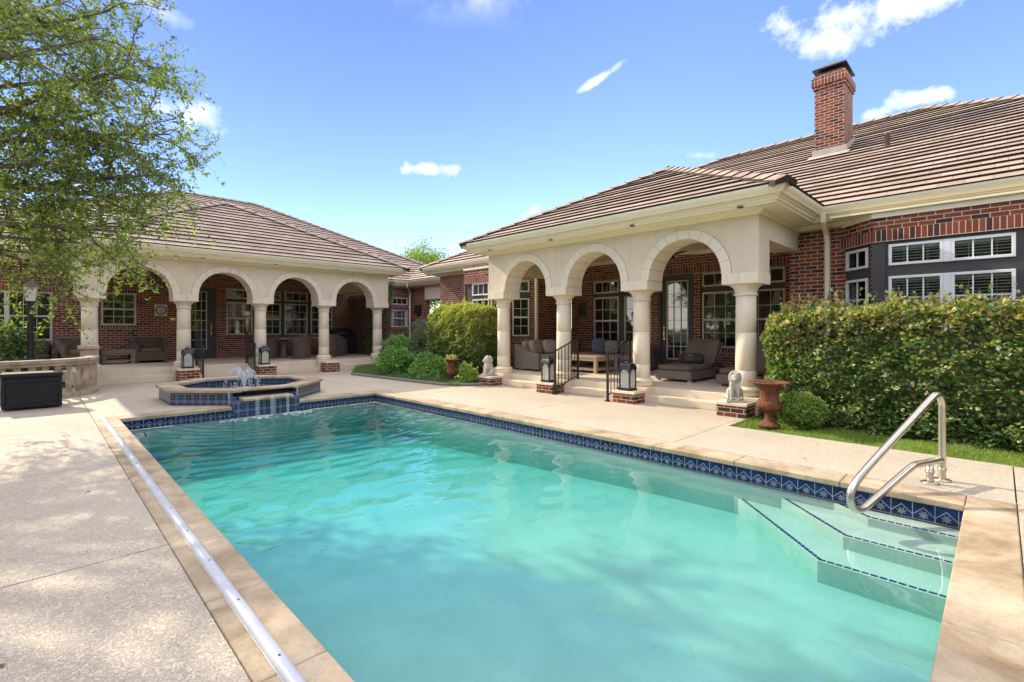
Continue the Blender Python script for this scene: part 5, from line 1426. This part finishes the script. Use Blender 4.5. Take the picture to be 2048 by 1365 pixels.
# wall things
k = wthing('wall_clock', 'round white-faced clock on a square stone plaque on the brick wall', 'clock', (3.055, YB - .02, 2.13))
MB().fbox(F20, 2.88, 3.235, .001, .022, 1.93, 2.33).build('plaque', LIME, k, bevel=.004)
m = MB(); cxk, czk = 3.055, 2.13
m.tube([(cxk + .145 * math.cos(a), YB - .035, czk + .145 * math.sin(a)) for a in np.linspace(0, 2 * math.pi, 33)[:-1]], .016, closed=True, n=8); m.build('clock_rim', IRON, k)
m = MB(); m.add([(cxk + .14 * math.cos(a), YB - .028, czk + .14 * math.sin(a)) for a in np.linspace(0, 2 * math.pi, 33)[:-1]], [tuple(range(32))]); m.build('clock_face', m_plain('clock_face', (.62, .60, .52), .5), k)
m = MB()
for i in range(12):
    a = math.pi / 6 * i; m.fbox(F20, cxk + .112 * math.cos(a) - .006, cxk + .112 * math.cos(a) + .006, .029, .031, czk + .112 * math.sin(a) - .012, czk + .112 * math.sin(a) + .012)
m.build('numerals', IRON, k)
for a, L in ((R(250), .085), (R(282), .115)): MB().tube([(cxk, YB - .034, czk), (cxk + L * math.cos(a), YB - .034, czk + L * math.sin(a))], .005, n=4).build('clock_hand', IRON, k)
tag(MB().fbox(F20, 3.33, 3.47, .001, .02, 1.78, 1.87).build('wall_sign', BRASS), 'small brass plate on the brick between the clock and the door', 'sign')
q = wthing('wall_plaque', 'dark rectangular bronze plaque on brick left of the porch windows', 'plaque', (12.78, 9.66, 2.1))
MB().fbox(F12, 9.49, 9.83, .001, .03, 1.88, 2.30).build('plaque_plate', m_plain('bronze', (.09, .085, .07), .5, metal=.5), q, bevel=.006)
m = MB(); m.fbox(F12, 9.52, 9.80, .031, .036, 1.91, 1.925).fbox(F12, 9.52, 9.80, .031, .036, 2.255, 2.27).fbox(F12, 9.52, 9.535, .031, .036, 1.926, 2.254).fbox(F12, 9.785, 9.80, .031, .036, 1.926, 2.254); m.build('raised_border', m_plain('bronze_edge', (.14, .13, .10), .5, metal=.5), q)
tag(MB().fbox(F12, 9.60, 9.74, .001, .02, 1.72, 1.78).build('wall_sign', BRASS), 'small tan plate on the brick just below the bronze plaque', 'sign')
k = wthing('flood_light', 'white twin flood light high in the corner of the right porch', 'light', (12.6, 9.85, 3.2))
MB().box(12.70, 12.79, 9.72, 9.84, 3.14, 3.26).build('mount', WFRAME, k)
for dy_, dz_ in ((-.10, -.10), (.10, .02)):
    m = MB(); m.lathe(0, 0, [(.03, 0), (.06, .05), (.075, .13)], 14); m.xform(Matrix.Translation((12.68, 9.78 + dy_, 3.2 + dz_)) @ Matrix.Rotation(R(-125), 4, 'Y') @ Matrix.Rotation(R(20 if dy_ > 0 else -20), 4, 'X')); m.build('lamp_head', WFRAME if dy_ < 0 else IRON, k)
fan = wthing('ceiling_fan', 'dark ceiling fan under the right porch ceiling, one blade showing in the arch', 'fan', (10.9, 5.6, 3.3))
MB().tube([(10.9, 5.6, 3.62), (10.9, 5.6, 3.36)], .015).build('downrod', IRON, fan)
MB().lathe(10.9, 5.6, [(.05, 3.18), (.10, 3.22), (.11, 3.30), (.06, 3.36)], 20).build('motor', IRON, fan)
for i in range(5):
    a = R(20 + 72 * i); m = MB(); m.box(.12, .66, -.065, .065, 3.255, 3.265); m.xform(Matrix.Translation((10.9, 5.6, 0)) @ Matrix.Rotation(a, 4, 'Z')); m.build('fan_blade', DARKTRIM, fan)
wl = wthing('wall_lantern', 'small black wall lamp beyond the end column of the left porch', 'light', (10.0, 17.45, 2.4))
MB().box(9.93, 9.999, 17.40, 17.50, 2.36, 2.50).build('mount', IRON, wl)
MB().lathe(9.86, 17.45, [(.03, 2.28), (.055, 2.34), (.065, 2.48), (.02, 2.56)], 8, smooth=False).build('lamp_shade', IRON, wl)

# ================================================================ DECK BOX, LAMP POST, BALUSTRADE
b = thing('storage_box', 'black resin deck box with panelled front beside the stone balustrade', 'deck box', (-.47, 12.52, 0))
m = MB(); L, D, Hh = .80, .52, .60
m.box(0, L, .02, D, .03, Hh); m.build('box_body', BLACKP, b, bevel=.012)
m = MB(); m.box(.05, L - .05, -.004, .0195, .05, .11); m.box(.05, L - .05, -.004, .0195, Hh - .10, Hh - .03); m.box(0, .0495, -.004, .0195, .05, Hh - .03); m.box(L - .0495, L, -.004, .0195, .05, Hh - .03); m.build('front_frame', BLACKP, b, bevel=.006)
m = MB(); m.box(-.015, L + .015, -.02, D + .015, Hh + .003, Hh + .075); m.build('lid', BLACKP, b, bevel=.02, seg=3)
MB().box(.26, .50, -.024, -.005, Hh - .09, Hh - .04).build('handle', BLACKP, b, bevel=.008)
lp = thing('lamp_post', 'black lamp post with glass lantern head behind the balustrade, wrapped by tree leaves', 'lamp post', (-.12, 15.6, 0))
MB().lathe(0, 0, [(.11, 0), (.11, .25), (.075, .32), (.062, .36), (.058, 2.02), (.075, 2.06), (.04, 2.10)], 18).build('post', IRON, lp)
m = MB(); z0 = 2.10
for s in (-1, 1):
    for u in (-1, 1): m.tube([(s * .085, u * .085, z0), (s * .135, u * .135, z0 + .34)], .010, n=4, smooth=False)
m.box(-.09, .09, -.09, .09, z0 - .005, z0 + .02); hd = m.build('lantern_head', IRON, lp)
m = MB(); m.add([(-.08, -.08, z0 + .02), (.08, -.08, z0 + .02), (.08, .08, z0 + .02), (-.08, .08, z0 + .02), (-.13, -.13, z0 + .34), (.13, -.13, z0 + .34), (.13, .13, z0 + .34), (-.13, .13, z0 + .34)], [(0,1,5,4),(1,2,6,5),(2,3,7,6),(3,0,4,7)])
m.build('pane', m_plain('frosted_glass', (.62, .60, .50), .3), hd)
m = MB(); m.add([(-.16, -.16, z0 + .34), (.16, -.16, z0 + .34), (.16, .16, z0 + .34), (-.16, .16, z0 + .34), (0, 0, z0 + .50)], [(0,1,4),(1,2,4),(2,3,4),(3,0,4),(3,2,1,0)]); m.build('lantern_roof', IRON, hd)
BL = wthing('stone_balustrade', 'curved weathered stone balustrade with turned balusters behind the black deck box', 'balustrade', (.2, 14.6, 0))
curve = spline([(-.62, 13.75, 0), (-.1, 13.95, 0), (.42, 14.25, 0), (.80, 14.70, 0), (.93, 15.25, 0), (.88, 15.75, 0)], 10)
def ribbon(mb, pts, w_, z0, z1):
    n = len(pts); V = []
    for i, p_ in enumerate(pts):
        t_ = (pts[min(i+1, n-1)] - pts[max(i-1, 0)]).normalized(); s_ = Vector((t_.y, -t_.x, 0)) * w_
        V += [(p_.x - s_.x, p_.y - s_.y, z0), (p_.x + s_.x, p_.y + s_.y, z0), (p_.x + s_.x, p_.y + s_.y, z1), (p_.x - s_.x, p_.y - s_.y, z1)]
    mb.add(V, [(4*i + a, 4*i + (a+1) % 4, 4*(i+1) + (a+1) % 4, 4*(i+1) + a) for i in range(n-1) for a in range(4)] + [(3, 2, 1, 0), (4*n-4, 4*n-3, 4*n-2, 4*n-1)])
m = MB(); ribbon(m, curve, .11, .0, .10); m.build('base', OLDSTONE, BL, bevel=.01)
m = MB(); ribbon(m, curve, .10, .70, .76); ribbon(m, curve, .125, .761, .84); m.build('top_rail', OLDSTONE, BL, bevel=.012)
acc = 0; nxt = .12
for i in range(len(curve) - 1):
    d = (curve[i+1] - curve[i]).length
    while nxt <= acc + d:
        p_ = curve[i].lerp(curve[i+1], (nxt - acc) / d); m = MB()
        m.box(p_.x - .052, p_.x + .052, p_.y - .052, p_.y + .052, .101, .17); m.box(p_.x - .052, p_.x + .052, p_.y - .052, p_.y + .052, .63, .699)
        m.lathe(p_.x, p_.y, [(.05, .17), (.042, .20), (.045, .22), (.058, .29), (.062, .34), (.050, .41), (.034, .48), (.032, .56), (.045, .60), (.055, .63)], 20)
        m.build('baluster', OLDSTONE, BL); nxt += .225
    acc += d
for (x, y, s_) in ((.90, 15.98, .155), (-.80, 13.66, .15)):
    p_ = MB().box(x - s_, x + s_, y - s_, y + s_, 0, .98).build('pier', OLDSTONE, BL, bevel=.01)
    MB().box(x - s_ - .05, x + s_ + .05, y - s_ - .05, y + s_ + .05, .981, 1.07).build('pier_cap', OLDSTONE, p_, bevel=.02)

# ================================================================ PLANTS
def leaves(name, P, size, mats, probs, rng, nrm=None, spread=1.0, aspect=.45, parent=None, droop=0.0, world=True, flat=0.0):
    n = len(P); a = rng.normal(size=(n, 3))
    if nrm is not None: a = a * spread + nrm * 1.0
    a[:, 2] -= droop; a /= np.linalg.norm(a, axis=1, keepdims=True) + 1e-9
    r = rng.normal(size=(n, 3)) * (1 - .55 * flat) + np.array([0, 0, 1.6]) * flat; b = np.cross(a, r); b /= np.linalg.norm(b, axis=1, keepdims=True) + 1e-9; c = np.cross(a, b)
    L = (size * rng.uniform(.6, 1.35, n))[:, None]; Wd = L * aspect
    v0 = P; v1 = P + a * L * .45 + b * Wd + c * L * .10; v2 = P + a * L; v3 = P + a * L * .45 - b * Wd + c * L * .10
    co = np.stack([v0, v1, v2, v3], 1).reshape(-1, 3)
    if parent is not None and world: co = co - np.array(root_of(parent).location)
    f = np.arange(4 * n).reshape(n, 4)
    mi = rng.choice(len(mats), size=n, p=probs) if not callable(probs) else probs(P, rng)
    return np_mesh(name, co, f, mats, mi, smooth=False, parent=parent)
def lump(P, s=1.0):
    x, y, z = P[:, 0] * s, P[:, 1] * s, P[:, 2] * s
    return (np.sin(3.1 * x + 1.7 * y) * np.sin(2.9 * z - 1.3 * y) + .6 * np.sin(6.3 * y + 2 * z + 1) * np.sin(5.1 * x - 3.3 * z) + .4 * np.sin(11 * z + 7 * y))
def box_hedge(name, label, x0, x1, y0, y1, z1, n, size, seed, probs, mats, round_=.3, bulge=.10):
    rng = np.random.RandomState(seed)
    c = np.array([(x0 + x1) / 2, (y0 + y1) / 2, z1 / 2]); h = np.array([(x1 - x0) / 2, (y1 - y0) / 2, z1 / 2])
    t = wthing(name, label, 'hedge', (c[0], c[1], 0))
    q = rng.normal(size=(n, 3)); q /= np.abs(q).max(1, keepdims=True)                       # on the cube
    areas = np.array([h[1] * h[2], h[0] * h[2], h[0] * h[1]]); ax = rng.choice(3, size=n, p=areas / areas.sum())
    q = rng.uniform(-1, 1, (n, 3)); sg = np.where(rng.uniform(size=n) < .5, -1., 1.); q[np.arange(n), ax] = sg
    r = np.linalg.norm(np.abs(q) ** 6, axis=1) ** 0  # keep
    k = 1 / (np.sum(np.abs(q) ** (2 / round_), 1) ** (round_ / 2))
    q2 = q * k[:, None]
    P = c + q2 * h
    nn = q2 / h; nn /= np.linalg.norm(nn, axis=1, keepdims=True)
    depth = rng.exponential(.055, n) - .04 + rng.uniform(0, .05, n)
    P = P + nn * ((.5 * lump(P, 1.0) + .6 * lump(P + 5, 2.6) + .35 * np.sin(P[:, 2] * 21 + 3.0 * lump(P, 1.7))) * bulge)[:, None] - nn * depth[:, None]
    P[:, 2] = np.maximum(P[:, 2], .03)
    # sprigs poking out of the top
    m = rng.choice(n, n // 55); tops = P[m][P[m][:, 2] > z1 * .86]
    ex = []
    for p_ in tops:
        d = np.array([rng.normal() * .3, rng.normal() * .3, 1.0]); L = abs(rng.normal()) * .13 + .03
        for s_ in np.linspace(0, L, 9): ex.append(p_ + d * s_)
    if ex: P = np.vstack([P, np.array(ex)]); nn = np.vstack([nn, np.tile([0, 0, 1.0], (len(ex), 1))])
    leaves('foliage', P, size, mats, probs, rng, nrm=nn * .55 + np.array([0, 0, .15]), spread=.62, parent=t, aspect=.42, flat=.9)
    core = MB(); core.blob((c[0], c[1], z1 * .44), (h[0] * .72, h[1] * .88, z1 * .38), n=24, m=14, e=.6); core.build('inner_branches', L_DARK, t)
    return t
def pr(z1, base=.10, top=.55):
    def f(P, rng):
        h = np.clip((P[:, 2] / z1 - .45) / .55, 0, 1) ** 1.4; clus = (lump(P, 2.3) > .35) * .12
        pn = base + (top - base) * h + clus; u = rng.uniform(size=len(P))
        return np.where(u < pn, 1, np.where(u < pn + .12, 2, 0))
    return f
box_hedge('clipped_hedge', 'tall clipped hedge with pinkish new growth in front of the right bay window', 8.55, 9.95, -3.2, 2.78, 1.79, 88000, .060, 1, pr(1.9, .09, .62), [L_HEDGE, L_NEW, L_DARK], round_=.22, bulge=.10)
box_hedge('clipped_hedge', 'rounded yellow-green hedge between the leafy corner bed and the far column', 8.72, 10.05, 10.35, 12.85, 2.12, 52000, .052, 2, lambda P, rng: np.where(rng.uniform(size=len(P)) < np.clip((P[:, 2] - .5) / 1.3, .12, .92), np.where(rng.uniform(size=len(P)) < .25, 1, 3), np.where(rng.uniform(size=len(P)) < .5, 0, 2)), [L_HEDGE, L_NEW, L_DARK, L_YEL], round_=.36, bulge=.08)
def bush(name, label, c, r, n, size, mats, probs, seed, cat='shrub', lumps=.15, group=None, aspect=.42, flowers=0, stems=6, droop=0, zmin=.03):
    rng = np.random.RandomState(seed); t = wthing(name, label, cat, (c[0], c[1], 0.0), group)
    q = rng.normal(size=(n, 3)); q /= np.linalg.norm(q, axis=1, keepdims=True)
    rad = rng.uniform(.45, 1.0, n) ** .45 * (1 + lumps * lump(q * 1.3 + seed, 1.0))
    P = np.array(c) + q * rad[:, None] * np.array(r); P = P[P[:, 2] > zmin]; nn = (P - np.array(c)) / np.array(r); nn /= np.linalg.norm(nn, axis=1, keepdims=True) + 1e-9
    leaves('foliage', P, size, mats, probs, rng, nrm=nn * .7 + np.array([0, 0, .4]), spread=.8, parent=t, aspect=aspect, droop=droop, flat=.6)
    m = MB()
    for k in range(stems):
        a = rng.uniform(0, 6.28); rr = rng.uniform(.1, .7)
        m.tube([(c[0] + .05 * math.cos(a), c[1] + .05 * math.sin(a), 0.0), (c[0] + r[0] * rr * .5 * math.cos(a), c[1] + r[1] * rr * .5 * math.sin(a), c[2] * .7), (c[0] + r[0] * rr * math.cos(a), c[1] + r[1] * rr * math.sin(a), c[2] + r[2] * .5)], .012, .004, n=5)
    m.build('stems', BARK, t)
    for k in range(flowers):
        i = rng.randint(len(P)); p_ = P[i] + nn[i] * .03; m = MB()
        for a in range(7):
            s_ = rng.normal(size=3) * .022; m.blob(p_ + s_, (.022, .022, .012), n=6, m=4)
        m.build('flower', L_FLOWER, t)
    return t
bush('round_shrub', 'low rounded bright green shrub beside the large rust urn, under the hedge', (8.25, 2.12, .25), (.30, .33, .27), 7000, .035, [L_FRESH, L_YEL, L_HEDGE], [.5, .42, .08], 11, lumps=.07)
bush('leafy_plant', 'lush green plant with yellow flowers at the left of the corner bed', (7.98, 13.2, .42), (.55, .75, .48), 5200, .062, [L_FRESH, L_HEDGE], [.75, .25], 12, cat='plant', lumps=.25, flowers=5)
bush('leafy_plant', 'spreading green plant in the corner bed behind the smaller urn', (8.05, 11.45, .32), (.48, .75, .38), 4200, .06, [L_FRESH, L_HEDGE, L_YEL], [.7, .2, .1], 13, cat='plant', lumps=.3)
bush('leafy_plant', 'tall green plant with yellow blossom in front of the far brick wall', (8.9, 14.6, .62), (.6, .7, .62), 4200, .07, [L_FRESH, L_HEDGE], [.7, .3], 14, cat='plant', lumps=.3, flowers=3)
bush('leafy_plant', 'light green feathery plant just right of the smaller urn, below the lion', (8.18, 9.98, .22), (.26, .26, .30), 1500, .05, [L_FRESH, L_YEL], [.5, .5], 15, cat='plant', lumps=.3)
bush('sage_shrub', 'grey-green airy shrub behind the flowering plants, left of the rounded hedge', (9.25, 13.5, .95), (.62, .7, .85), 5200, .055, [L_GREY, L_DARK], [.8, .2], 16, lumps=.3, aspect=.3)
bush('leafy_plant', 'dark evergreen shrub at the far left behind the lamp post', (-.80, 16.3, .85), (.85, .7, .85), 6500, .085, [L_HEDGE, L_DARK], [.45, .55], 17, cat='shrub', lumps=.2)
bush('urn_plant', 'sparse dry twigs growing in the smaller urn', (7.95, 10.40, .72), (.13, .13, .08), 160, .035, [L_YEL, L_NEW], [.5, .5], 18, cat='plant', stems=5, zmin=.6)
# climber and trellis on the end wall of the left porch
tr = wthing('wall_trellis', 'dark diagonal lattice trellis on the end wall of the left porch', 'trellis', (9.96, 18.8, .39))
m = MB(); y0, y1, z0, z1 = 17.5, 20.3, .45, 2.8
for k in np.arange(-2.4, 2.9, .19):
    for s in (1, -1):
        ya, yb = y0, y1
        f = lambda y: z0 + (y - y0 + k) if s > 0 else z0 + (y1 - y + k)
        pts = [(y, f(y)) for y in np.linspace(y0, y1, 60) if z0 <= f(y) <= z1]
        if len(pts) > 1: m.tube([(9.965 + .012 * s, pts[0][0], pts[0][1]), (9.965 + .012 * s, pts[-1][0], pts[-1][1])], .011, n=4, smooth=False)
m.build('lattice', BARK, tr)
def vine(label, pts, n, seed, rad=.16, mats=(L_DARK, L_HEDGE), size=.05):
    rng = np.random.RandomState(seed); sp = spline(pts, 10); t = wthing('climbing_vine', label, 'vine', tuple(pts[0]))
    m = MB(); m.tube(sp, .014, .006, n=5); m.build('stem', BARK, t)
    sp = np.array([list(v) for v in sp]); P = sp[rng.randint(len(sp), size=n)] + rng.normal(size=(n, 3)) * rad * np.array([.35, 1, 1])
    leaves('foliage', P, size, list(mats), [.6, .4], rng, parent=t)
vine('dark climbing vine on the trellis inside the last arch of the left porch', [(9.85, 18.3, .4), (9.85, 18.6, 1.2), (9.85, 18.1, 1.9), (9.86, 17.7, 2.6), (9.8, 17.3, 2.9)], 2600, 21, .2)
vine('dark vine climbing beside the end column of the left porch, under the gutter', [(9.95, 17.1, .1), (9.98, 17.15, 1.0), (9.95, 17.1, 1.8), (9.98, 17.0, 2.6), (9.95, 16.9, 3.3)], 1500, 22, .10)
vine('vine hanging in the breezeway opening between the two houses', [(13.3, 18.4, .2), (13.3, 18.0, 1.2), (13.3, 17.2, 2.0), (13.3, 16.2, 2.7)], 2600, 23, .3, (L_DARK, L_YEL))
tg = wthing('lattice_screen', 'sunlit wooden lattice screen standing in the breezeway beyond the corner', 'trellis', (14.6, 17.0, 0))
m = MB()
for k in np.arange(-2.6, 3.0, .22):
    for s in (1, -1):
        pts = [(y, (.3 + (y - 15.4 + k)) if s > 0 else (.3 + (18.9 - y + k))) for y in np.linspace(15.4, 18.9, 60)]
        pts = [q_ for q_ in pts if .3 <= q_[1] <= 2.7]
        if len(pts) > 1: m.tube([(14.6 + .014 * s, *pts[0]), (14.6 + .014 * s, *pts[-1])], .016, n=4, smooth=False)
m.build('lattice', PALEWOOD, tg)
wb_ = thing('waste_bin', 'black bin against the brick wall left of the breezeway', 'bin', (13.0, 19.2, .05))
MB().lathe(0, 0, [(.2, 0), (.23, .02), (.26, .95), (.27, .97)], 20).build('bin_body', BLACKP, wb_)
MB().lathe(0, 0, [(.28, .972), (.27, 1.0), (.10, 1.06), (.0, 1.07)], 20, cap=False).build('bin_lid', BLACKP, wb_)

# grass on the strip and in the corner bed
def grass(name, label, poly_fn, x0, x1, y0, y1, n, seed, h=.045, z=-.055, mats=(L_GRASS, L_HEDGE)):
    rng = np.random.RandomState(seed); P = np.stack([rng.uniform(x0, x1, n), rng.uniform(y0, y1, n)], 1); P = P[poly_fn(P[:, 0], P[:, 1])]; n = len(P)
    a = rng.uniform(0, 2 * np.pi, n); w_ = .0035 * rng.uniform(.7, 1.5, n); hh = h * rng.uniform(.5, 1.5, n) * (1 + .35 * np.sin(3 * P[:, 0] + 5 * P[:, 1]))
    le = rng.normal(size=(n, 2)) * .5 * hh[:, None]
    b = np.column_stack([P, np.full(n, z)]); dx = np.column_stack([np.cos(a) * w_, np.sin(a) * w_, np.zeros(n)])
    tip = b + np.column_stack([le, hh])
    co = np.stack([b - dx, b + dx, tip], 1).reshape(-1, 3)
    o = np_mesh(name, co, np.arange(3 * n).reshape(n, 3), list(mats), (rng.uniform(size=n) < .2).astype(int), smooth=False, k=3)
    return tag(o, label, 'grass', kind='stuff')
grass('lawn_grass', 'sunlit mown grass between the deck and the tall hedge', lambda x, y: (y < 2.93) & (x > 7.565), 7.55, 9.4, -3.4, 2.95, 105000, 31, .05)
lineY = lambda x, y: (x - 7.2) * 1.0
grass('groundcover_grass', 'low dark groundcover in the front of the corner bed', lambda x, y: (x > 7.2 + np.abs(y - 14.6) * np.where(y > 14.6, .58, .085)) & (y < 16.6), 7.2, 9.6, 9.8, 16.7, 60000, 32, .10, .045, (L_HEDGE, L_DARK))

# ================================================================ TREES
def make_tree(name, label, base, fork, limbs, seed, sub=11, twig=10, nl=22, leaf=.066, r0=.19, mats=(L_TREE, L_YEL, L_DARK), probs=(.62, .22, .16), sublen=(1.0, 1.9), twlen=(.35, .85), droop=.5, group=None):
    rng = np.random.RandomState(seed); t = wthing(name, label, 'tree', base, group)
    base = np.array(base, float); fork = np.array(fork, float); wood = MB(); LP = []
    mid = (base + fork) / 2 + rng.normal(size=3) * .12
    wood.tube(spline([base, mid, fork], 6), r0, r0 * .75, n=12)
    tw = MB(); first = wood
    def path(a, d, L, k, wob, dr_):
        P = [a]; d = d / np.linalg.norm(d)
        for i in range(k):
            d = d + rng.normal(size=3) * wob; d[2] -= dr_ * (i + 1) / k; d /= np.linalg.norm(d); P.append(P[-1] + d * L / k)
        return P, d
    for tgt in limbs:
        tgt = np.array(tgt, float); m_ = (fork + tgt) / 2 + rng.normal(size=3) * .3 + np.array([0, 0, .35])
        sp = [np.array(list(v)) for v in spline([fork, m_, tgt], 10)]
        wood.tube(sp, r0 * .42, .014, n=8)
        for s_ in range(sub):
            u = .60 + .40 * (s_ + rng.uniform()) / sub; i = min(int(u * (len(sp) - 1)), len(sp) - 2); a = sp[i]; ax = sp[i+1] - sp[i]; ax /= np.linalg.norm(ax)
            d = ax * .55 + rng.normal(size=3) * .75; P, dd = path(a, d, rng.uniform(*sublen) * (1.15 - .4 * u), 7, .18, .10 * droop)
            tw.tube(P, .016, .004, n=5, cap=False)
            for q_ in range(twig):
                v = .15 + .85 * (q_ + rng.uniform()) / twig; j = min(int(v * 7), 6); aa = P[j] + (P[j+1] - P[j]) * rng.uniform(); ax2 = P[j+1] - P[j]; ax2 /= np.linalg.norm(ax2)
                Q, _ = path(aa, ax2 * .7 + rng.normal(size=3) * .65, rng.uniform(*twlen), 5, .22, .22 * droop)
                tw.tube(Q, .0045, .0015, n=3, cap=False); Q = np.array(Q)
                c = rng.uniform(0.1, 5, nl); ci = c.astype(int).clip(0, 4); pos = Q[ci] + (Q[ci+1] - Q[ci]) * (c - ci)[:, None] + rng.normal(size=(nl, 3)) * .022
                LP.append(pos)
    wood.build('trunk', BARK, t); tw.build('twigs', BARK, t)
    P = np.vstack(LP); leaves('crown', P, leaf, list(mats), list(probs), rng, parent=t, aspect=.27)
    return t, len(P)
limbs = [(.5, 10.6, 2.9), (-.1, 11.3, 2.6), (.9, 10.5, 3.7), (.2, 11.6, 4.0), (-.4, 12.3, 3.3), (1.0, 10.2, 3.1), (.6, 10.6, 4.3), (1.2, 10.2, 4.6), (.5, 10.8, 7.6), (.9, 10.8, 7.0), (-.5, 10.5, 8.5), (-.2, 11.6, 5.2), (.9, 11.2, 5.4),
         (1.75, 10.8, 5.1), (1.4, 11.5, 6.3), (1.6, 10.2, 4.2), (.7, 10.2, 6.2), (.4, 12.2, 7.6), (-.3, 9.4, 5.4), (1.1, 9.6, 5.7),
         (-3.5, 8.6, 7.5), (-4.9, 9.5, 5.0), (-4.6, 13.5, 6.5)]
_, nleaf = make_tree('oak_tree', 'large overhanging oak with drooping twigs at the upper left, in front of the left house', (-3.4, 11.8, -.05), (-3.0, 11.5, 2.9), limbs, 41)
def far_tree(label, x, y, h, r, seed, mats=(L_YEL, L_TREE, L_FRESH)):
    rng = np.random.RandomState(seed); t = wthing('background_tree', label, 'tree', (x, y, -.05), 'trees beyond the roofs')
    m = MB(); m.tube([(x, y, -.05), (x + .2, y, h * .4), (x, y + .1, h * .75)], .22, .06, n=8)
    cl = []; 
    for k in range(60):
        d = rng.normal(size=3); d /= np.linalg.norm(d); p_ = np.array([x, y, h * .66]) + d * np.array([r, r, h * .34]) * rng.uniform(.4, 1.0); cl.append(p_)
        m.tube([(x, y, h * .45), tuple(p_)], .03, .008, n=4)
    m.build('trunk', BARK, t); cl = np.array(cl)
    P = cl[rng.randint(60, size=15000)] + rng.normal(size=(15000, 3)) * np.array([.42, .42, .38]); leaves('crown', P, .14, list(mats), [.5, .3, .2], rng, parent=t)
far_tree('sunny yellow-green tree top showing between the two roofs', 25.6, 37.4, 9.6, 2.6, 51)
far_tree('smaller tree top right of the other one, low between the two roofs', 28.6, 36.2, 8.3, 1.8, 52)
# the garden behind the viewer, seen only in the window panes and the steel
rng = np.random.RandomState(77); gl = []
wd = MB()
for k in range(64):
    a = R(128 + 220 * (k + rng.uniform()) / 64); rr = rng.uniform(15, 22); x, y = rr * math.cos(a), rr * math.sin(a); h_ = rng.uniform(4.5, 8.5)
    wd.tube([(x, y, -.06), (x + .2, y, h_ * .5), (x, y, h_ * .9)], .2, .05, n=6)
    q = rng.normal(size=(900, 3)); q /= np.linalg.norm(q, axis=1, keepdims=True)
    gl.append(np.array([x, y, h_ * .55]) + q * (rng.uniform(.5, 1, (900, 1)) ** .5) * np.array([2.8, 2.8, h_ * .48]) * (1 + .2 * lump(q * 2 + k, 1)[:, None]))
tag(wd.build('woodland_trunks', BARK), 'trunks of the dense garden trees across the lawn behind the viewer', 'wood', kind='stuff')
tag(leaves('garden_woodland', np.vstack(gl), .42, [L_TREE, L_HEDGE, L_YEL], [.5, .35, .15], rng), 'dense garden trees across the lawn behind the viewer', 'wood', kind='stuff')

rng = np.random.RandomState(9); n_ = 130
P = np.column_stack([rng.uniform(-3, 8, n_), rng.uniform(1.5, 15.5, n_), np.full(n_, .006)]); P = P[((P[:, 0] < .62) | (P[:, 0] > 5.95)) & ((P[:, 0] < 7.15) | (P[:, 1] < 9.1)) & ((P[:, 0] < 7.5) | (P[:, 1] > 3.0))]
a = rng.uniform(0, 6.28, len(P)); fl_ = MB()
for p_, q in zip(P, a):
    L = rng.uniform(.015, .03); c, d = math.cos(q) * L, math.sin(q) * L
    fl_.add([(p_[0] - c, p_[1] - d, .004), (p_[0] + d * .4, p_[1] - c * .4, .010), (p_[0] + c, p_[1] + d, .006), (p_[0] - d * .4, p_[1] + c * .4, .009)], [(0, 1, 2, 3)])
tag(fl_.build('fallen_leaves', m_plain('dry_leaf', (.17, .11, .05), .8, var=.4, scale=50)), 'small dry leaves scattered over the pool deck', 'leaves', kind='stuff')
